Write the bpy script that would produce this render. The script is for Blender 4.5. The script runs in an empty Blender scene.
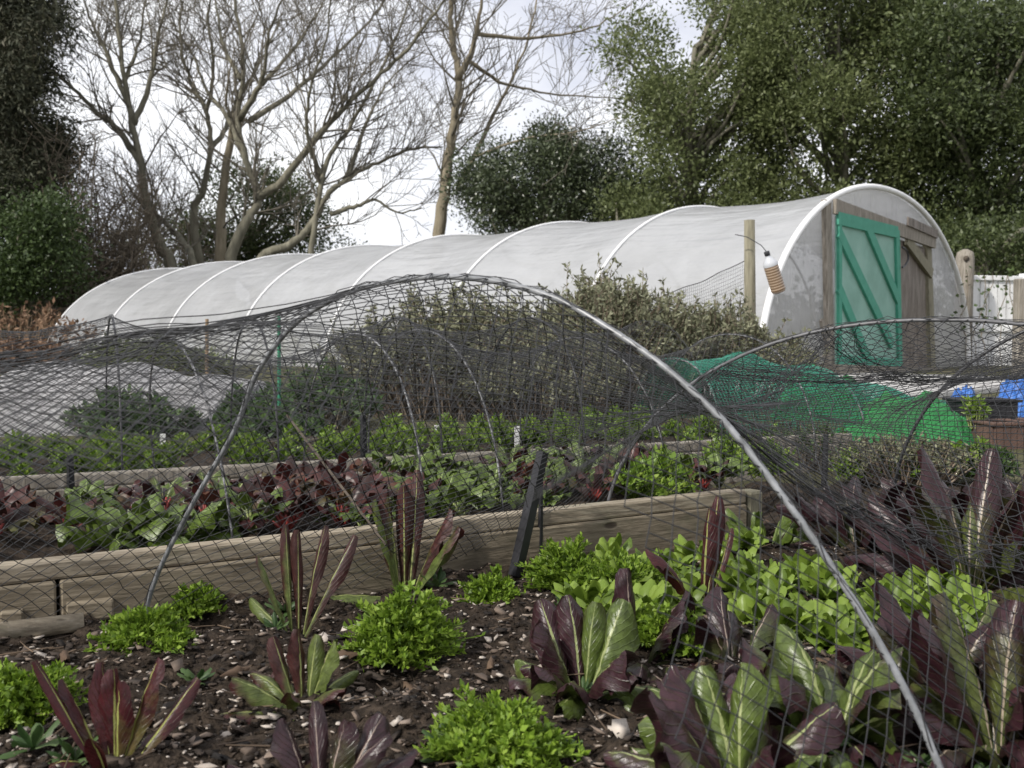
import bpy, math, random
import numpy as np
from mathutils import Vector
random.seed(7); rng = np.random.default_rng(7)
R = math.radians
scn = bpy.context.scene
col = scn.collection

# ------------------------------------------------------------------ camera numbers
F = 1000.0; CZ = 0.5; PITCH = math.atan(48/1000)
def ray(px, py):
    x = (px-512)/F; v = (384-py)/F
    return np.array([x, math.cos(PITCH)+v*math.sin(PITCH), -math.sin(PITCH)+v*math.cos(PITCH)])
def at_z(px, py, z=0.0):
    r = ray(px, py); t = (z-CZ)/r[2]
    return np.array([r[0]*t, r[1]*t, z])
def at(px, py, d):
    r = ray(px, py); t = d/r[1]
    return np.array([r[0]*t, d, CZ+r[2]*t])

# ------------------------------------------------------------------ mesh helpers
def tag(o, label=None, cat=None, group=None, kind=None):
    if label: o['label'] = label
    if cat: o['category'] = cat
    if group: o['group'] = group
    if kind: o['kind'] = kind
    return o
def empty(name, loc=(0, 0, 0), rz=0.0):
    o = bpy.data.objects.new(name, None); col.objects.link(o)
    o.location = loc; o.rotation_euler = (0, 0, rz); o.empty_display_size = 0.05
    return o
def link(name, me, mats, parent=None, smooth=False):
    for m in (mats if isinstance(mats, (list, tuple)) else [mats]): me.materials.append(m)
    if smooth: me.polygons.foreach_set('use_smooth', np.ones(len(me.polygons), bool))
    me.update()
    o = bpy.data.objects.new(name, me); col.objects.link(o)
    if parent is not None:
        o.parent = parent
    return o
class MB:
    def __init__(s): s.v = []; s.f = []; s.m = []; s.uv = []
    def add(s, vs, fs, mi=0, uv=None):
        b = len(s.v); s.v += [tuple(map(float, p)) for p in vs]
        s.f += [tuple(b+int(i) for i in f) for f in fs]; s.m += [mi]*len(fs)
        s.uv += [tuple(q) for q in uv] if uv is not None else [(0, 0)]*len(vs)
    def box(s, c, sx, sy, sz, rz=0, mi=0, bev=0.0, tilt=0.0, roll=0.0):
        hx, hy, hz = sx/2, sy/2, sz/2
        b = min(bev, hx*.9, hy*.9, hz*.9)
        vs = []
        if b <= 0:
            vs = [(x, y, z) for z in (-hz, hz) for x, y in ((-hx, -hy), (hx, -hy), (hx, hy), (-hx, hy))]
            fs = [(0, 3, 2, 1), (4, 5, 6, 7), (0, 1, 5, 4), (1, 2, 6, 5), (2, 3, 7, 6), (3, 0, 4, 7)]
        else:
            ring = lambda ix, iy, z: [(-ix, -iy, z), (ix, -iy, z), (ix, iy, z), (-ix, iy, z)]
            def oct_(z, k):
                a, c2 = hx-k, hy-k
                return [(-a+b, -c2, z), (a-b, -c2, z), (a, -c2+b, z), (a, c2-b, z), (a-b, c2, z), (-a+b, c2, z), (-a, c2-b, z), (-a, -c2+b, z)]
            layers = [oct_(-hz, b*.5), oct_(-hz+b, 0), oct_(hz-b, 0), oct_(hz, b*.5)]
            for l in layers: vs += l
            fs = [tuple(range(7, -1, -1)), tuple(range(24, 32))]
            for k in range(3):
                for i in range(8):
                    j = (i+1) % 8
                    fs.append((k*8+i, k*8+j, k*8+8+j, k*8+8+i))
        cr, sr = math.cos(rz), math.sin(rz); ct, st = math.cos(tilt), math.sin(tilt); co, so = math.cos(roll), math.sin(roll)
        out = []
        for x, y, z in vs:
            y, z = y*co-z*so, y*so+z*co
            x, z = x*ct+z*st, -x*st+z*ct
            out.append((c[0]+x*cr-y*sr, c[1]+x*sr+y*cr, c[2]+z))
        s.add(out, fs, mi)
    def tube(s, pts, rad, n=8, mi=0, cap=True):
        pts = [Vector(p) for p in pts]; m = len(pts)
        if not hasattr(rad, '__len__'): rad = [rad]*m
        up = Vector((0, 0, 1)); vs = []; prev = None
        for i, p in enumerate(pts):
            t = (pts[min(i+1, m-1)]-pts[max(i-1, 0)]).normalized()
            if prev is None:
                a = t.cross(up if abs(t.z) < .9 else Vector((1, 0, 0))).normalized()
            else:
                a = (prev-t*prev.dot(t)).normalized()
            prev = a; b = t.cross(a)
            for k in range(n):
                th = 2*math.pi*k/n
                vs.append(p+a*(math.cos(th)*rad[i])+b*(math.sin(th)*rad[i]))
        fs = []
        for i in range(m-1):
            for k in range(n):
                k2 = (k+1) % n
                fs.append((i*n+k, i*n+k2, i*n+n+k2, i*n+n+k))
        if cap: fs += [tuple(range(n-1, -1, -1)), tuple(range((m-1)*n, m*n))]
        uv = [(k/n, i/max(1, m-1)) for i in range(m) for k in range(n)]
        s.add(vs, fs, mi, uv)
    def lathe(s, prof, c=(0, 0, 0), n=16, mi=0):
        vs = []; fs = []
        for r, z in prof:
            for k in range(n):
                th = 2*math.pi*k/n; vs.append((c[0]+r*math.cos(th), c[1]+r*math.sin(th), c[2]+z))
        for i in range(len(prof)-1):
            for k in range(n):
                k2 = (k+1) % n; fs.append((i*n+k, i*n+k2, i*n+n+k2, i*n+n+k))
        fs.append(tuple(range(n-1, -1, -1))); fs.append(tuple(range((len(prof)-1)*n, len(prof)*n)))
        s.add(vs, fs, mi)
    def build(s, name, mats, parent=None, smooth=False):
        me = bpy.data.meshes.new(name); me.from_pydata(s.v, [], s.f)
        me.polygons.foreach_set('material_index', s.m)
        ul = me.uv_layers.new(name='UVMap')
        li = np.zeros(len(me.loops), np.int32); me.loops.foreach_get('vertex_index', li)
        ul.data.foreach_set('uv', np.array(s.uv, np.float32)[li].ravel())
        return link(name, me, mats, parent, smooth)
def quads(name, V, Q, mats, parent=None, smooth=False, uv=None):
    V = np.asarray(V, np.float32).reshape(-1, 3); Q = np.asarray(Q, np.int32).reshape(-1, 4)
    me = bpy.data.meshes.new(name); me.vertices.add(len(V)); me.vertices.foreach_set('co', V.ravel())
    me.loops.add(Q.size); me.loops.foreach_set('vertex_index', Q.ravel())
    me.polygons.add(len(Q)); me.polygons.foreach_set('loop_start', np.arange(0, Q.size, 4, dtype=np.int32))
    me.polygons.foreach_set('loop_total', np.full(len(Q), 4, np.int32))
    if uv is not None:
        ul = me.uv_layers.new(name='UVMap'); ul.data.foreach_set('uv', np.asarray(uv, np.float32)[Q.ravel()].ravel())
    me.update(calc_edges=True); me.validate()
    return link(name, me, mats, parent, smooth)
def prisms(A, B, ra, rb, n=3):
    """thin n-sided struts from A to B -> verts, quads"""
    A = np.asarray(A, float); B = np.asarray(B, float)
    ra = np.broadcast_to(ra, len(A)); rb = np.broadcast_to(rb, len(A))
    T = B-A; T = T/np.maximum(np.linalg.norm(T, axis=1), 1e-9)[:, None]
    ref = np.where(np.abs(T[:, 2:3]) < .9, np.array([[0, 0, 1.]]), np.array([[1., 0, 0]]))
    a = np.cross(T, ref); a /= np.linalg.norm(a, axis=1)[:, None]; b = np.cross(T, a)
    vs = []
    for P, r in ((A, ra), (B, rb)):
        for k in range(n):
            th = 2*math.pi*k/n
            vs.append(P+(a*math.cos(th)+b*math.sin(th))*r[:, None])
    V = np.stack(vs, 1).reshape(-1, 3)
    q = np.array([[k, (k+1) % n, n+(k+1) % n, n+k] for k in range(n)])
    Q = (np.arange(len(A))[:, None, None]*2*n+q[None]).reshape(-1, 4)
    return V, Q
def rhombi(P, D, N, L, W):
    """leaf shaped quads at P, along D, normal ~N"""
    D = D/np.linalg.norm(D, axis=1)[:, None]
    S = np.cross(N, D); S /= np.maximum(np.linalg.norm(S, axis=1), 1e-6)[:, None]
    Nn = np.cross(D, S)
    L = np.broadcast_to(L, len(P))[:, None]; W = np.broadcast_to(W, len(P))[:, None]
    V = np.stack([P, P+D*L*.45+S*W*.5+Nn*W*.12, P+D*L, P+D*L*.45-S*W*.5+Nn*W*.12], 1).reshape(-1, 3)
    Q = np.arange(len(P)*4).reshape(-1, 4)
    return V, Q
def cat(parts):
    V = []; Q = []; b = 0
    for v, q in parts:
        V.append(v); Q.append(q+b); b += len(v)
    return np.concatenate(V), np.concatenate(Q)
def hash2(ix, iy, seed):
    h = (ix.astype(np.int64)*374761393+iy.astype(np.int64)*668265263+seed*974711) & 0x7fffffff
    h = ((h ^ (h >> 13))*1274126177) & 0x7fffffff
    return ((h ^ (h >> 16)) & 0xffff)/65535.0
def vnoise(x, y, seed=0):
    x = np.asarray(x, float); y = np.asarray(y, float)
    ix = np.floor(x); iy = np.floor(y); fx = x-ix; fy = y-iy
    fx = fx*fx*(3-2*fx); fy = fy*fy*(3-2*fy)
    a = hash2(ix, iy, seed); b = hash2(ix+1, iy, seed); c = hash2(ix, iy+1, seed); d = hash2(ix+1, iy+1, seed)
    return (a*(1-fx)+b*fx)*(1-fy)+(c*(1-fx)+d*fx)*fy-.5
def smooth_path(pts, k=6):
    P = [np.array(p, float) for p in pts]; P = [2*P[0]-P[1]]+P+[2*P[-1]-P[-2]]; out = []
    for i in range(1, len(P)-2):
        for j in range(k):
            t = j/k
            out.append(.5*((2*P[i])+(-P[i-1]+P[i+1])*t+(2*P[i-1]-5*P[i]+4*P[i+1]-P[i+2])*t*t+(-P[i-1]+3*P[i]-3*P[i+1]+P[i+2])*t**3))
    out.append(P[-2]); return np.array(out)
def copy_tree(o, loc=None, rz=None, sc=None, label=None):
    c = o.copy(); col.objects.link(c)
    for ch in o.children:
        d = ch.copy(); col.objects.link(d); d.parent = c
        for g in ch.children:
            e = g.copy(); col.objects.link(e); e.parent = d
    if loc is not None: c.location = loc
    if rz is not None: c.rotation_euler = (0, 0, rz)
    if sc is not None: c.scale = (sc, sc, sc) if not hasattr(sc, '__len__') else sc
    if label: c['label'] = label
    return c

# ------------------------------------------------------------------ materials
class NT:
    def __init__(s, name):
        s.m = bpy.data.materials.new(name); s.m.use_nodes = True
        s.t = s.m.node_tree; s.t.nodes.clear(); s.out = s.n('ShaderNodeOutputMaterial')
    def n(s, typ, **kw):
        nd = s.t.nodes.new(typ)
        for k, v in kw.items():
            if hasattr(nd, k) and k not in nd.inputs: setattr(nd, k, v)
            else: nd.inputs[k].default_value = v
        return nd
    def l(s, a, b): s.t.links.new(a, b)
    def noise(s, scale, detail=4, rough=.55, vec=None, stretch=None):
        tc = s.n('ShaderNodeTexCoord'); v = tc.outputs['Object'] if vec is None else vec
        if stretch:
            mp = s.n('ShaderNodeMapping'); mp.inputs['Scale'].default_value = stretch; s.l(v, mp.inputs['Vector']); v = mp.outputs[0]
        nz = s.n('ShaderNodeTexNoise'); nz.inputs['Scale'].default_value = scale; nz.inputs['Detail'].default_value = detail; nz.inputs['Roughness'].default_value = rough
        s.l(v, nz.inputs['Vector']); return nz.outputs['Fac']
    def ramp(s, fac, stops, interp='LINEAR'):
        r = s.n('ShaderNodeValToRGB'); r.color_ramp.interpolation = interp
        el = r.color_ramp.elements
        while len(el) < len(stops): el.new(.5)
        for e, (p, c) in zip(el, stops): e.position = p; e.color = (*c, 1)
        s.l(fac, r.inputs['Fac']); return r.outputs['Color']
    def mix(s, a, b, fac, mode='MIX'):
        m = s.n('ShaderNodeMix'); m.data_type = 'RGBA'; m.blend_type = mode
        for sock, v in ((m.inputs[0], fac), (m.inputs[6], a), (m.inputs[7], b)):
            if isinstance(v, bpy.types.NodeSocket): s.l(v, sock)
            elif isinstance(v, tuple): sock.default_value = (*v, 1)
            else: sock.default_value = v
        return m.outputs[2]
    def math(s, op, a, b=0.0, c=None):
        m = s.n('ShaderNodeMath'); m.operation = op
        for i, v in enumerate((a, b, c)):
            if v is None: continue
            if isinstance(v, bpy.types.NodeSocket): s.l(v, m.inputs[i])
            else: m.inputs[i].default_value = v
        return m.outputs[0]
    def finish(s, colr, rough=.7, bump=None, bstr=.3, bdist=.01, trans=0.0, tcol=None, spec=.5, metal=0.0):
        p = s.n('ShaderNodeBsdfPrincipled')
        if isinstance(colr, tuple): p.inputs['Base Color'].default_value = (*colr, 1)
        else: s.l(colr, p.inputs['Base Color'])
        if isinstance(rough, bpy.types.NodeSocket): s.l(rough, p.inputs['Roughness'])
        else: p.inputs['Roughness'].default_value = rough
        p.inputs['Specular IOR Level'].default_value = spec; p.inputs['Metallic'].default_value = metal
        if bump is not None:
            b = s.n('ShaderNodeBump'); b.inputs['Strength'].default_value = bstr; b.inputs['Distance'].default_value = bdist
            s.l(bump, b.inputs['Height']); s.l(b.outputs[0], p.inputs['Normal'])
        sh = p.outputs[0]
        if trans > 0:
            t = s.n('ShaderNodeBsdfTranslucent')
            tc = tcol if tcol is not None else colr
            if isinstance(tc, tuple): t.inputs[0].default_value = (*tc, 1)
            else: s.l(tc, t.inputs[0])
            mx = s.n('ShaderNodeMixShader'); mx.inputs[0].default_value = trans
            s.l(sh, mx.inputs[1]); s.l(t.outputs[0], mx.inputs[2]); sh = mx.outputs[0]
        s.l(sh, s.out.inputs['Surface']); return s.m
def noisy(name, c1, c2, scale=8, rough=.7, c3=None, bscale=None, bstr=.3, bdist=.01, stretch=None, trans=0.0, spec=.4, metal=0.0, detail=5):
    t = NT(name); f = t.noise(scale, detail, .6, stretch=stretch)
    stops = [(.3, c1), (.7, c2)] if c3 is None else [(.28, c1), (.5, c2), (.72, c3)]
    c = t.ramp(f, stops)
    b = t.noise(bscale, 4, .6, stretch=stretch) if bscale else None
    return t.finish(c, rough, b, bstr, bdist, trans, spec=spec, metal=metal)
def leafy(name, cols, trans=.25, rough=.5, nscale=1.2, namp=.5, spec=.4):
    """colour differs from leaf to leaf"""
    t = NT(name); g = t.n('ShaderNodeNewGeometry'); r = g.outputs['Random Per Island']
    nz = t.noise(nscale, 3)
    f = t.math('ADD', t.math('MULTIPLY', r, 1-namp), t.math('MULTIPLY', nz, namp))
    k = len(cols); c = t.ramp(f, [(.12+.76*i/(k-1), q) for i, q in enumerate(cols)])
    return t.finish(c, rough, trans=trans, spec=spec)
def blade(name, green, red, rib, redness, rough=.38, ribw=.055, spread=.35, trans=.16, edge=.0):
    """a broad salad leaf: pale midrib, side veins, green to red blotches"""
    t = NT(name); uv = t.n('ShaderNodeUVMap'); sp = t.n('ShaderNodeSeparateXYZ'); t.l(uv.outputs[0], sp.inputs[0])
    u, v = sp.outputs[0], sp.outputs[1]
    g = t.n('ShaderNodeNewGeometry'); isl = g.outputs['Random Per Island']
    du = t.math('ABSOLUTE', t.math('SUBTRACT', u, .5))
    w = t.math('MULTIPLY', t.math('SUBTRACT', 1.12, v), ribw)
    ribf = t.math('SMOOTHSTEP', du, 0, 1) if False else t.math('GREATER_THAN', w, du)
    n1 = t.noise(22, 5, .65)
    n2 = t.noise(70, 5, .7)
    ve = t.n('ShaderNodeTexWave'); ve.wave_type = 'BANDS'; ve.bands_direction = 'Y'
    cx = t.n('ShaderNodeCombineXYZ'); t.l(du, cx.inputs[0]); t.l(t.math('SUBTRACT', v, t.math('MULTIPLY', du, .7)), cx.inputs[1]); t.l(cx.outputs[0], ve.inputs['Vector'])
    ve.inputs['Scale'].default_value = 3.2; ve.inputs['Distortion'].default_value = 2.0; ve.inputs['Detail'].default_value = 2
    vein = t.ramp(ve.outputs['Fac'], [(.0, (1, 1, 1)), (.10, (0, 0, 0))])
    # share of red: leaf to leaf, blotches, more towards tip and edge
    f = t.math('ADD', t.math('MULTIPLY', t.math('SUBTRACT', isl, .5), spread*2), t.math('MULTIPLY', t.math('SUBTRACT', n1, .5), 1.1))
    f = t.math('ADD', f, t.math('MULTIPLY', t.math('SUBTRACT', v, .55), .7))
    f = t.math('ADD', f, t.math('MULTIPLY', du, edge))
    f = t.math('ADD', f, redness)
    cl = t.n('ShaderNodeClamp'); t.l(f, cl.inputs[0]); f = cl.outputs[0]
    gcol = t.mix(tuple(x*1.35 for x in green), tuple(x*.4 for x in green), t.ramp(n2, [(.3, (0, 0, 0)), (.7, (1, 1, 1))]))
    rcol = t.mix(tuple(x*1.4 for x in red), tuple(x*.45 for x in red), t.ramp(n2, [(.3, (0, 0, 0)), (.7, (1, 1, 1))]))
    c = t.mix(gcol, rcol, t.ramp(f, [(.3, (0, 0, 0)), (.7, (1, 1, 1))]))
    c = t.mix(c, tuple(min(1, x*1.5+.015) for x in green), t.math('MULTIPLY', vein, .08))
    c = t.mix(c, rib, ribf)
    bn = t.math('ADD', t.math('MULTIPLY', n2, .5), t.math('MULTIPLY', vein, -.5))
    bn = t.math('ADD', bn, t.math('MULTIPLY', ribf, .5))
    return t.finish(c, rough, bn, .5, .004, trans, spec=.5)

M = {}
M['soil'] = noisy('soil', (.012, .009, .007), (.038, .028, .020), 55, .95, (.085, .063, .047), 160, .9, .01, spec=.2)
M['chips'] = leafy('mulch_bits', [(.014, .010, .008), (.026, .019, .014), (.075, .055, .042), (.21, .16, .125), (.52, .46, .40)], 0, .85, 40, .15)
M['twig_litter'] = leafy('twig_litter', [(.03, .02, .014), (.08, .055, .036), (.17, .12, .08)], 0, .85, 40, .2)
M['earth'] = noisy('earth_grass', (.05, .045, .03), (.075, .075, .035), 1.4, .95, (.12, .105, .075), 30, .8, .03, spec=.2)
M['slab'] = noisy('pale_concrete', (.27, .26, .25), (.42, .41, .40), 2.5, .85, (.50, .49, .47), 40, .4, .01)
def board_mat(name, c1, c2, c3):
    t = NT(name); g = t.noise(60, 5, .65, stretch=(.16, 1, 1.6)); p = t.noise(3.2, 5, .6); q = t.noise(11, 5, .7, stretch=(.5, 1, 1)); 
    c = t.ramp(g, [(.3, c1), (.52, c2), (.72, c3)])
    c = t.mix(c, tuple(x*.42 for x in c1), t.ramp(p, [(.50, (0, 0, 0)), (.68, (.75, .75, .75))]))
    c = t.mix(c, (.075, .085, .045), t.ramp(q, [(.55, (0, 0, 0)), (.72, (.6, .6, .6))]))
    vo = t.n('ShaderNodeTexVoronoi'); tc = t.n('ShaderNodeTexCoord'); mp = t.n('ShaderNodeMapping'); mp.inputs['Scale'].default_value = (3.0, 8.0, 8.0); t.l(tc.outputs['Object'], mp.inputs[0]); t.l(mp.outputs[0], vo.inputs['Vector']); vo.inputs['Scale'].default_value = 1.6
    kn = t.ramp(vo.outputs['Distance'], [(.0, (1, 1, 1)), (.075, (.8, .8, .8)), (.11, (0, 0, 0))])
    c = t.mix(c, (.04, .026, .016), kn)
    return t.finish(c, .82, t.math('ADD', g, t.math('MULTIPLY', kn, -.5)), .6, .006)
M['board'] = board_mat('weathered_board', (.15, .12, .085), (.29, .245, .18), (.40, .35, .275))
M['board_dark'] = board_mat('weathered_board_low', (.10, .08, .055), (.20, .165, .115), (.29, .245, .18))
M['greywood'] = noisy('grey_wood', (.12, .105, .085), (.23, .205, .17), 12, .85, (.34, .31, .27), 40, .5, .006, stretch=(5, 5, .6))
M['olivewood'] = noisy('green_stained_post', (.12, .11, .08), (.20, .185, .13), 14, .85, (.26, .24, .18), 50, .5, .006, stretch=(5, 5, .5))
M['darkwood'] = noisy('dark_fence_wood', (.035, .028, .022), (.075, .06, .046), 6, .9, (.11, .09, .07), 40, .5, .01, stretch=(4, 4, .6))
M['whitepaint'] = noisy('white_paint', (.50, .50, .50), (.72, .72, .72), 5, .6, (.80, .80, .80), 30, .2, .004, stretch=(4, 4, .5))
M['pipe'] = noisy('grey_pipe', (.10, .105, .11), (.30, .31, .325), 45, .35, spec=.6)
M['thin_pipe'] = noisy('sun_dashed_rod', (.035, .036, .04), (.09, .09, .095), 75, .4, (.42, .42, .43))  # dark rod; bright flecks paint in the sunlit dashes seen between net strands
M['pipe_dull'] = noisy('dull_pipe', (.07, .07, .075), (.15, .15, .16), 60, .4)
M['dark_pipe'] = noisy('dark_rod', (.02, .02, .022), (.05, .05, .055), 60, .4)
M['net'] = noisy('black_netting', (.012, .012, .013), (.028, .028, .031), 40, .55, spec=.5)
M['net_far'] = noisy('black_netting_fine', (.022, .023, .026), (.045, .046, .05), 40, .55, spec=.5)
M['greennet'] = noisy('green_netting', (.02, .16, .11), (.035, .25, .17), 9, .5)
M['brightnet'] = noisy('bright_green_net', (.02, .18, .05), (.06, .36, .11), 45, .5, bscale=90, bstr=.9, bdist=.02, trans=.25)
M['blackplastic'] = noisy('black_plastic', (.012, .012, .014), (.03, .03, .034), 20, .4)
M['blueplastic'] = noisy('blue_plastic', (.025, .10, .36), (.05, .17, .50), 10, .45, bscale=14, bstr=.6, bdist=.03)
M['terracotta'] = noisy('brown_pot', (.075, .045, .035), (.13, .078, .06), 12, .85)
M['whitetag'] = noisy('white_tag', (.6, .6, .58), (.8, .8, .78), 20, .5)
M['green_twine'] = noisy('green_tag', (.02, .16, .09), (.04, .24, .13), 30, .6)
M['bark'] = noisy('grey_bark', (.095, .09, .066), (.165, .155, .115), 3.0, .9, (.24, .225, .17), 9, .6, .04, stretch=(2.5, 2.5, .6))
M['bark_pale'] = noisy('pale_bark', (.13, .11, .075), (.21, .18, .125), 3.0, .9, (.29, .25, .185), 9, .5, .04, stretch=(2.5, 2.5, .6))
M['twig'] = noisy('twig_bark', (.10, .09, .07), (.19, .17, .135), 2, .9)
M['twig_red'] = noisy('brown_twig', (.13, .108, .08), (.25, .21, .16), 2, .9)
M['drystem'] = noisy('dry_stem', (.22, .15, .09), (.38, .28, .18), 4, .9)
M['rust'] = leafy('rusty_leaves', [(.09, .05, .03), (.17, .10, .06), (.26, .17, .11)], 0, .9)
# foliage
M['ever'] = leafy('evergreen_leaf', [(.058, .074, .030), (.12, .148, .056), (.18, .21, .086), (.24, .27, .13)], .42, .5, .45, .45)
M['ever_dark'] = leafy('dark_evergreen_leaf', [(.028, .038, .016), (.056, .076, .028), (.095, .122, .045), (.14, .17, .07)], .34, .45, .5, .45)
M['holly'] = leafy('holly_leaf', [(.018, .026, .011), (.040, .056, .024), (.070, .090, .040), (.12, .14, .085)], .1, .32, .9, .4, .6)
M['conifer'] = leafy('conifer_spray', [(.018, .022, .012), (.036, .042, .022), (.058, .062, .034), (.085, .078, .05)], .1, .7, .5, .4)
M['ivy'] = leafy('ivy_leaf', [(.022, .036, .012), (.042, .068, .020), (.065, .10, .03), (.095, .135, .045)], .2, .5, .6, .45)
M['sage'] = leafy('sage_leaf', [(.085, .085, .052), (.145, .15, .088), (.21, .215, .135), (.30, .30, .205)], .2, .75, 3, .4)
M['sagestem'] = leafy('sage_stem', [(.09, .066, .05), (.17, .13, .095), (.27, .215, .16)], 0, .85, 6, .3)
M['frisee'] = leafy('frisee_leaf', [(.055, .10, .012), (.13, .22, .020), (.23, .35, .035), (.38, .50, .10)], .33, .5, 22, .45)
M['lettuce'] = leafy('lettuce_leaf', [(.07, .13, .016), (.13, .22, .026), (.20, .30, .045), (.29, .37, .08)], .3, .45, 12, .35)
M['corn'] = leafy('corn_salad_leaf', [(.08, .13, .016), (.14, .215, .026), (.21, .30, .045), (.30, .40, .09)], .25, .4, 14, .35)
M['weed'] = leafy('weed_leaf', [(.035, .075, .022), (.06, .11, .03), (.10, .15, .05)], .25, .5, 12, .35)
M['redchard'] = leafy('red_leaf', [(.025, .016, .012), (.055, .020, .017), (.10, .028, .026), (.075, .095, .03)], .2, .4, 12, .35)
M['redstalk'] = noisy('red_stalk', (.20, .03, .03), (.32, .06, .045), 20, .5)
M['greenstalk'] = noisy('green_stalk', (.18, .22, .07), (.28, .32, .12), 20, .5)
M['rad_red'] = blade('radicchio_red', (.09, .11, .028), (.043, .016, .021), (.38, .31, .23), .60, spread=.6, rough=.32, ribw=.04, edge=.5)
M['rad_mix'] = blade('radicchio_green_red', (.10, .14, .030), (.044, .017, .022), (.32, .36, .15), .40, spread=.75, rough=.32, ribw=.045, edge=.7)
M['rad_dark'] = blade('radicchio_dark', (.07, .09, .028), (.033, .012, .016), (.36, .28, .23), .85, rough=.32, ribw=.038)
M['dandelion'] = blade('red_endive', (.14, .13, .03), (.060, .010, .013), (.36, .38, .11), .80, ribw=.085, spread=.2, trans=.28)
M['endive'] = blade('speckled_endive', (.115, .15, .036), (.055, .017, .016), (.30, .33, .12), .24, ribw=.06, spread=.6, edge=.9)
M['chard'] = blade('green_chard', (.10, .15, .024), (.10, .05, .03), (.26, .33, .12), -.3, ribw=.05)
# polythene
def poly(name, base, trans, sc=1.0, clear=.12, use_uv=False):
    t = NT(name)
    a = t.noise(1.3*sc, 5, .6); b = t.noise(9*sc, 5, .65, stretch=(1, 1, .25))
    c = t.ramp(a, [(.3, tuple(x*.84 for x in base)), (.65, base)])
    c = t.mix(c, tuple(x*.66 for x in base), t.ramp(b, [(.56, (0, 0, 0)), (.85, (.35, .35, .35))]))
    if use_uv:
        uv = t.n('ShaderNodeUVMap').outputs[0]
        w1 = t.noise(1.0, 4, .6, uv, (1.1, 34, 1)); w2 = t.noise(1.0, 3, .55, uv, (3.2, 13, 1)); w3 = t.noise(1.0, 6, .7, uv, (7, 22, 1))
        sp = t.n('ShaderNodeSeparateXYZ'); t.l(uv, sp.inputs[0]); dv = t.math('ABSOLUTE', t.math('SUBTRACT', sp.outputs[1], .5))
        # algae and dust: along the ridge and near the soil
        band = t.ramp(t.math('ADD', dv, t.math('MULTIPLY', t.math('SUBTRACT', w3, .5), .25)), [(.0, (.8, .8, .8)), (.07, (0, 0, 0)), (.36, (0, 0, 0)), (.46, (1, 1, 1))])
        c = t.mix(c, (.30, .30, .25), t.math('MULTIPLY', band, t.ramp(w3, [(.35, (0, 0, 0)), (.7, (.75, .75, .75))])))
        bm = t.math('ADD', t.math('MULTIPLY', w1, .75), w2)
    else:
        v1 = t.noise(3.0*sc, 3, .5, stretch=(1.4, 1.4, .22)); v2 = t.noise(1.2, 2)
        bm = t.math('ADD', t.math('MULTIPLY', v1, .9), v2)
    p = t.n('ShaderNodeBsdfPrincipled'); t.l(c, p.inputs['Base Color']); p.inputs['Roughness'].default_value = .22; p.inputs['Specular IOR Level'].default_value = .5
    bp = t.n('ShaderNodeBump'); bp.inputs['Strength'].default_value = .6; bp.inputs['Distance'].default_value = .10; t.l(bm, bp.inputs['Height']); t.l(bp.outputs[0], p.inputs['Normal'])
    tr = t.n('ShaderNodeBsdfTranslucent'); t.l(c, tr.inputs[0]); t.l(bp.outputs[0], tr.inputs[1])
    mx = t.n('ShaderNodeMixShader'); mx.inputs[0].default_value = trans; t.l(p.outputs[0], mx.inputs[1]); t.l(tr.outputs[0], mx.inputs[2])
    tp = t.n('ShaderNodeBsdfTransparent'); m2 = t.n('ShaderNodeMixShader'); m2.inputs[0].default_value = clear; t.l(mx.outputs[0], m2.inputs[1]); t.l(tp.outputs[0], m2.inputs[2])
    t.l(m2.outputs[0], t.out.inputs['Surface']); return t.m
M['poly'] = poly('polythene_sheet', (.66, .67, .69), .42, clear=.19, use_uv=True)
M['polyend'] = poly('polythene_end', (.56, .555, .56), .5, 1.6, clear=.48)
M['polyold'] = noisy('stained_polythene', (.11, .085, .068), (.22, .185, .155), 5, .5, (.36, .32, .285), 6, .5, .06, stretch=(3, 3, .6), trans=.3)
M['rib'] = noisy('white_rib', (.72, .72, .72), (.82, .82, .82), 8, .5)
M['doormesh'] = noisy('green_door_mesh', (.26, .47, .39), (.33, .56, .48), 3.0, .6, bscale=60, bstr=.3, bdist=.01, trans=.35, c3=(.42, .64, .56))
M['doorframe'] = noisy('green_door_timber', (.045, .24, .165), (.065, .30, .21), 9, .7)
M['fleece'] = noisy('pale_fleece', (.27, .265, .265), (.38, .375, .38), 3, .85, (.46, .455, .46), 6, .5, .05, trans=.3)

# ------------------------------------------------------------------ layout vectors
U = np.array([.867, .498, 0]); PB = np.array([-.498, .867, 0])     # along the beds, across the beds
P1a = np.array([-.84, 1.64, 0]); P1b = np.array([.585, 2.455, 0])  # near edging, front face foot
u1 = (P1b-P1a)/np.linalg.norm(P1b-P1a); n1 = np.array([-u1[1], u1[0], 0])
def behind_p1(x, y): return (x-P1a[0])*n1[0]+(y-P1a[1])*n1[1]
def along_p1(x, y): return (x-P1a[0])*u1[0]+(y-P1a[1])*u1[1]
L1 = np.linalg.norm(P1b-P1a)
BEDZ = .095
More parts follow.
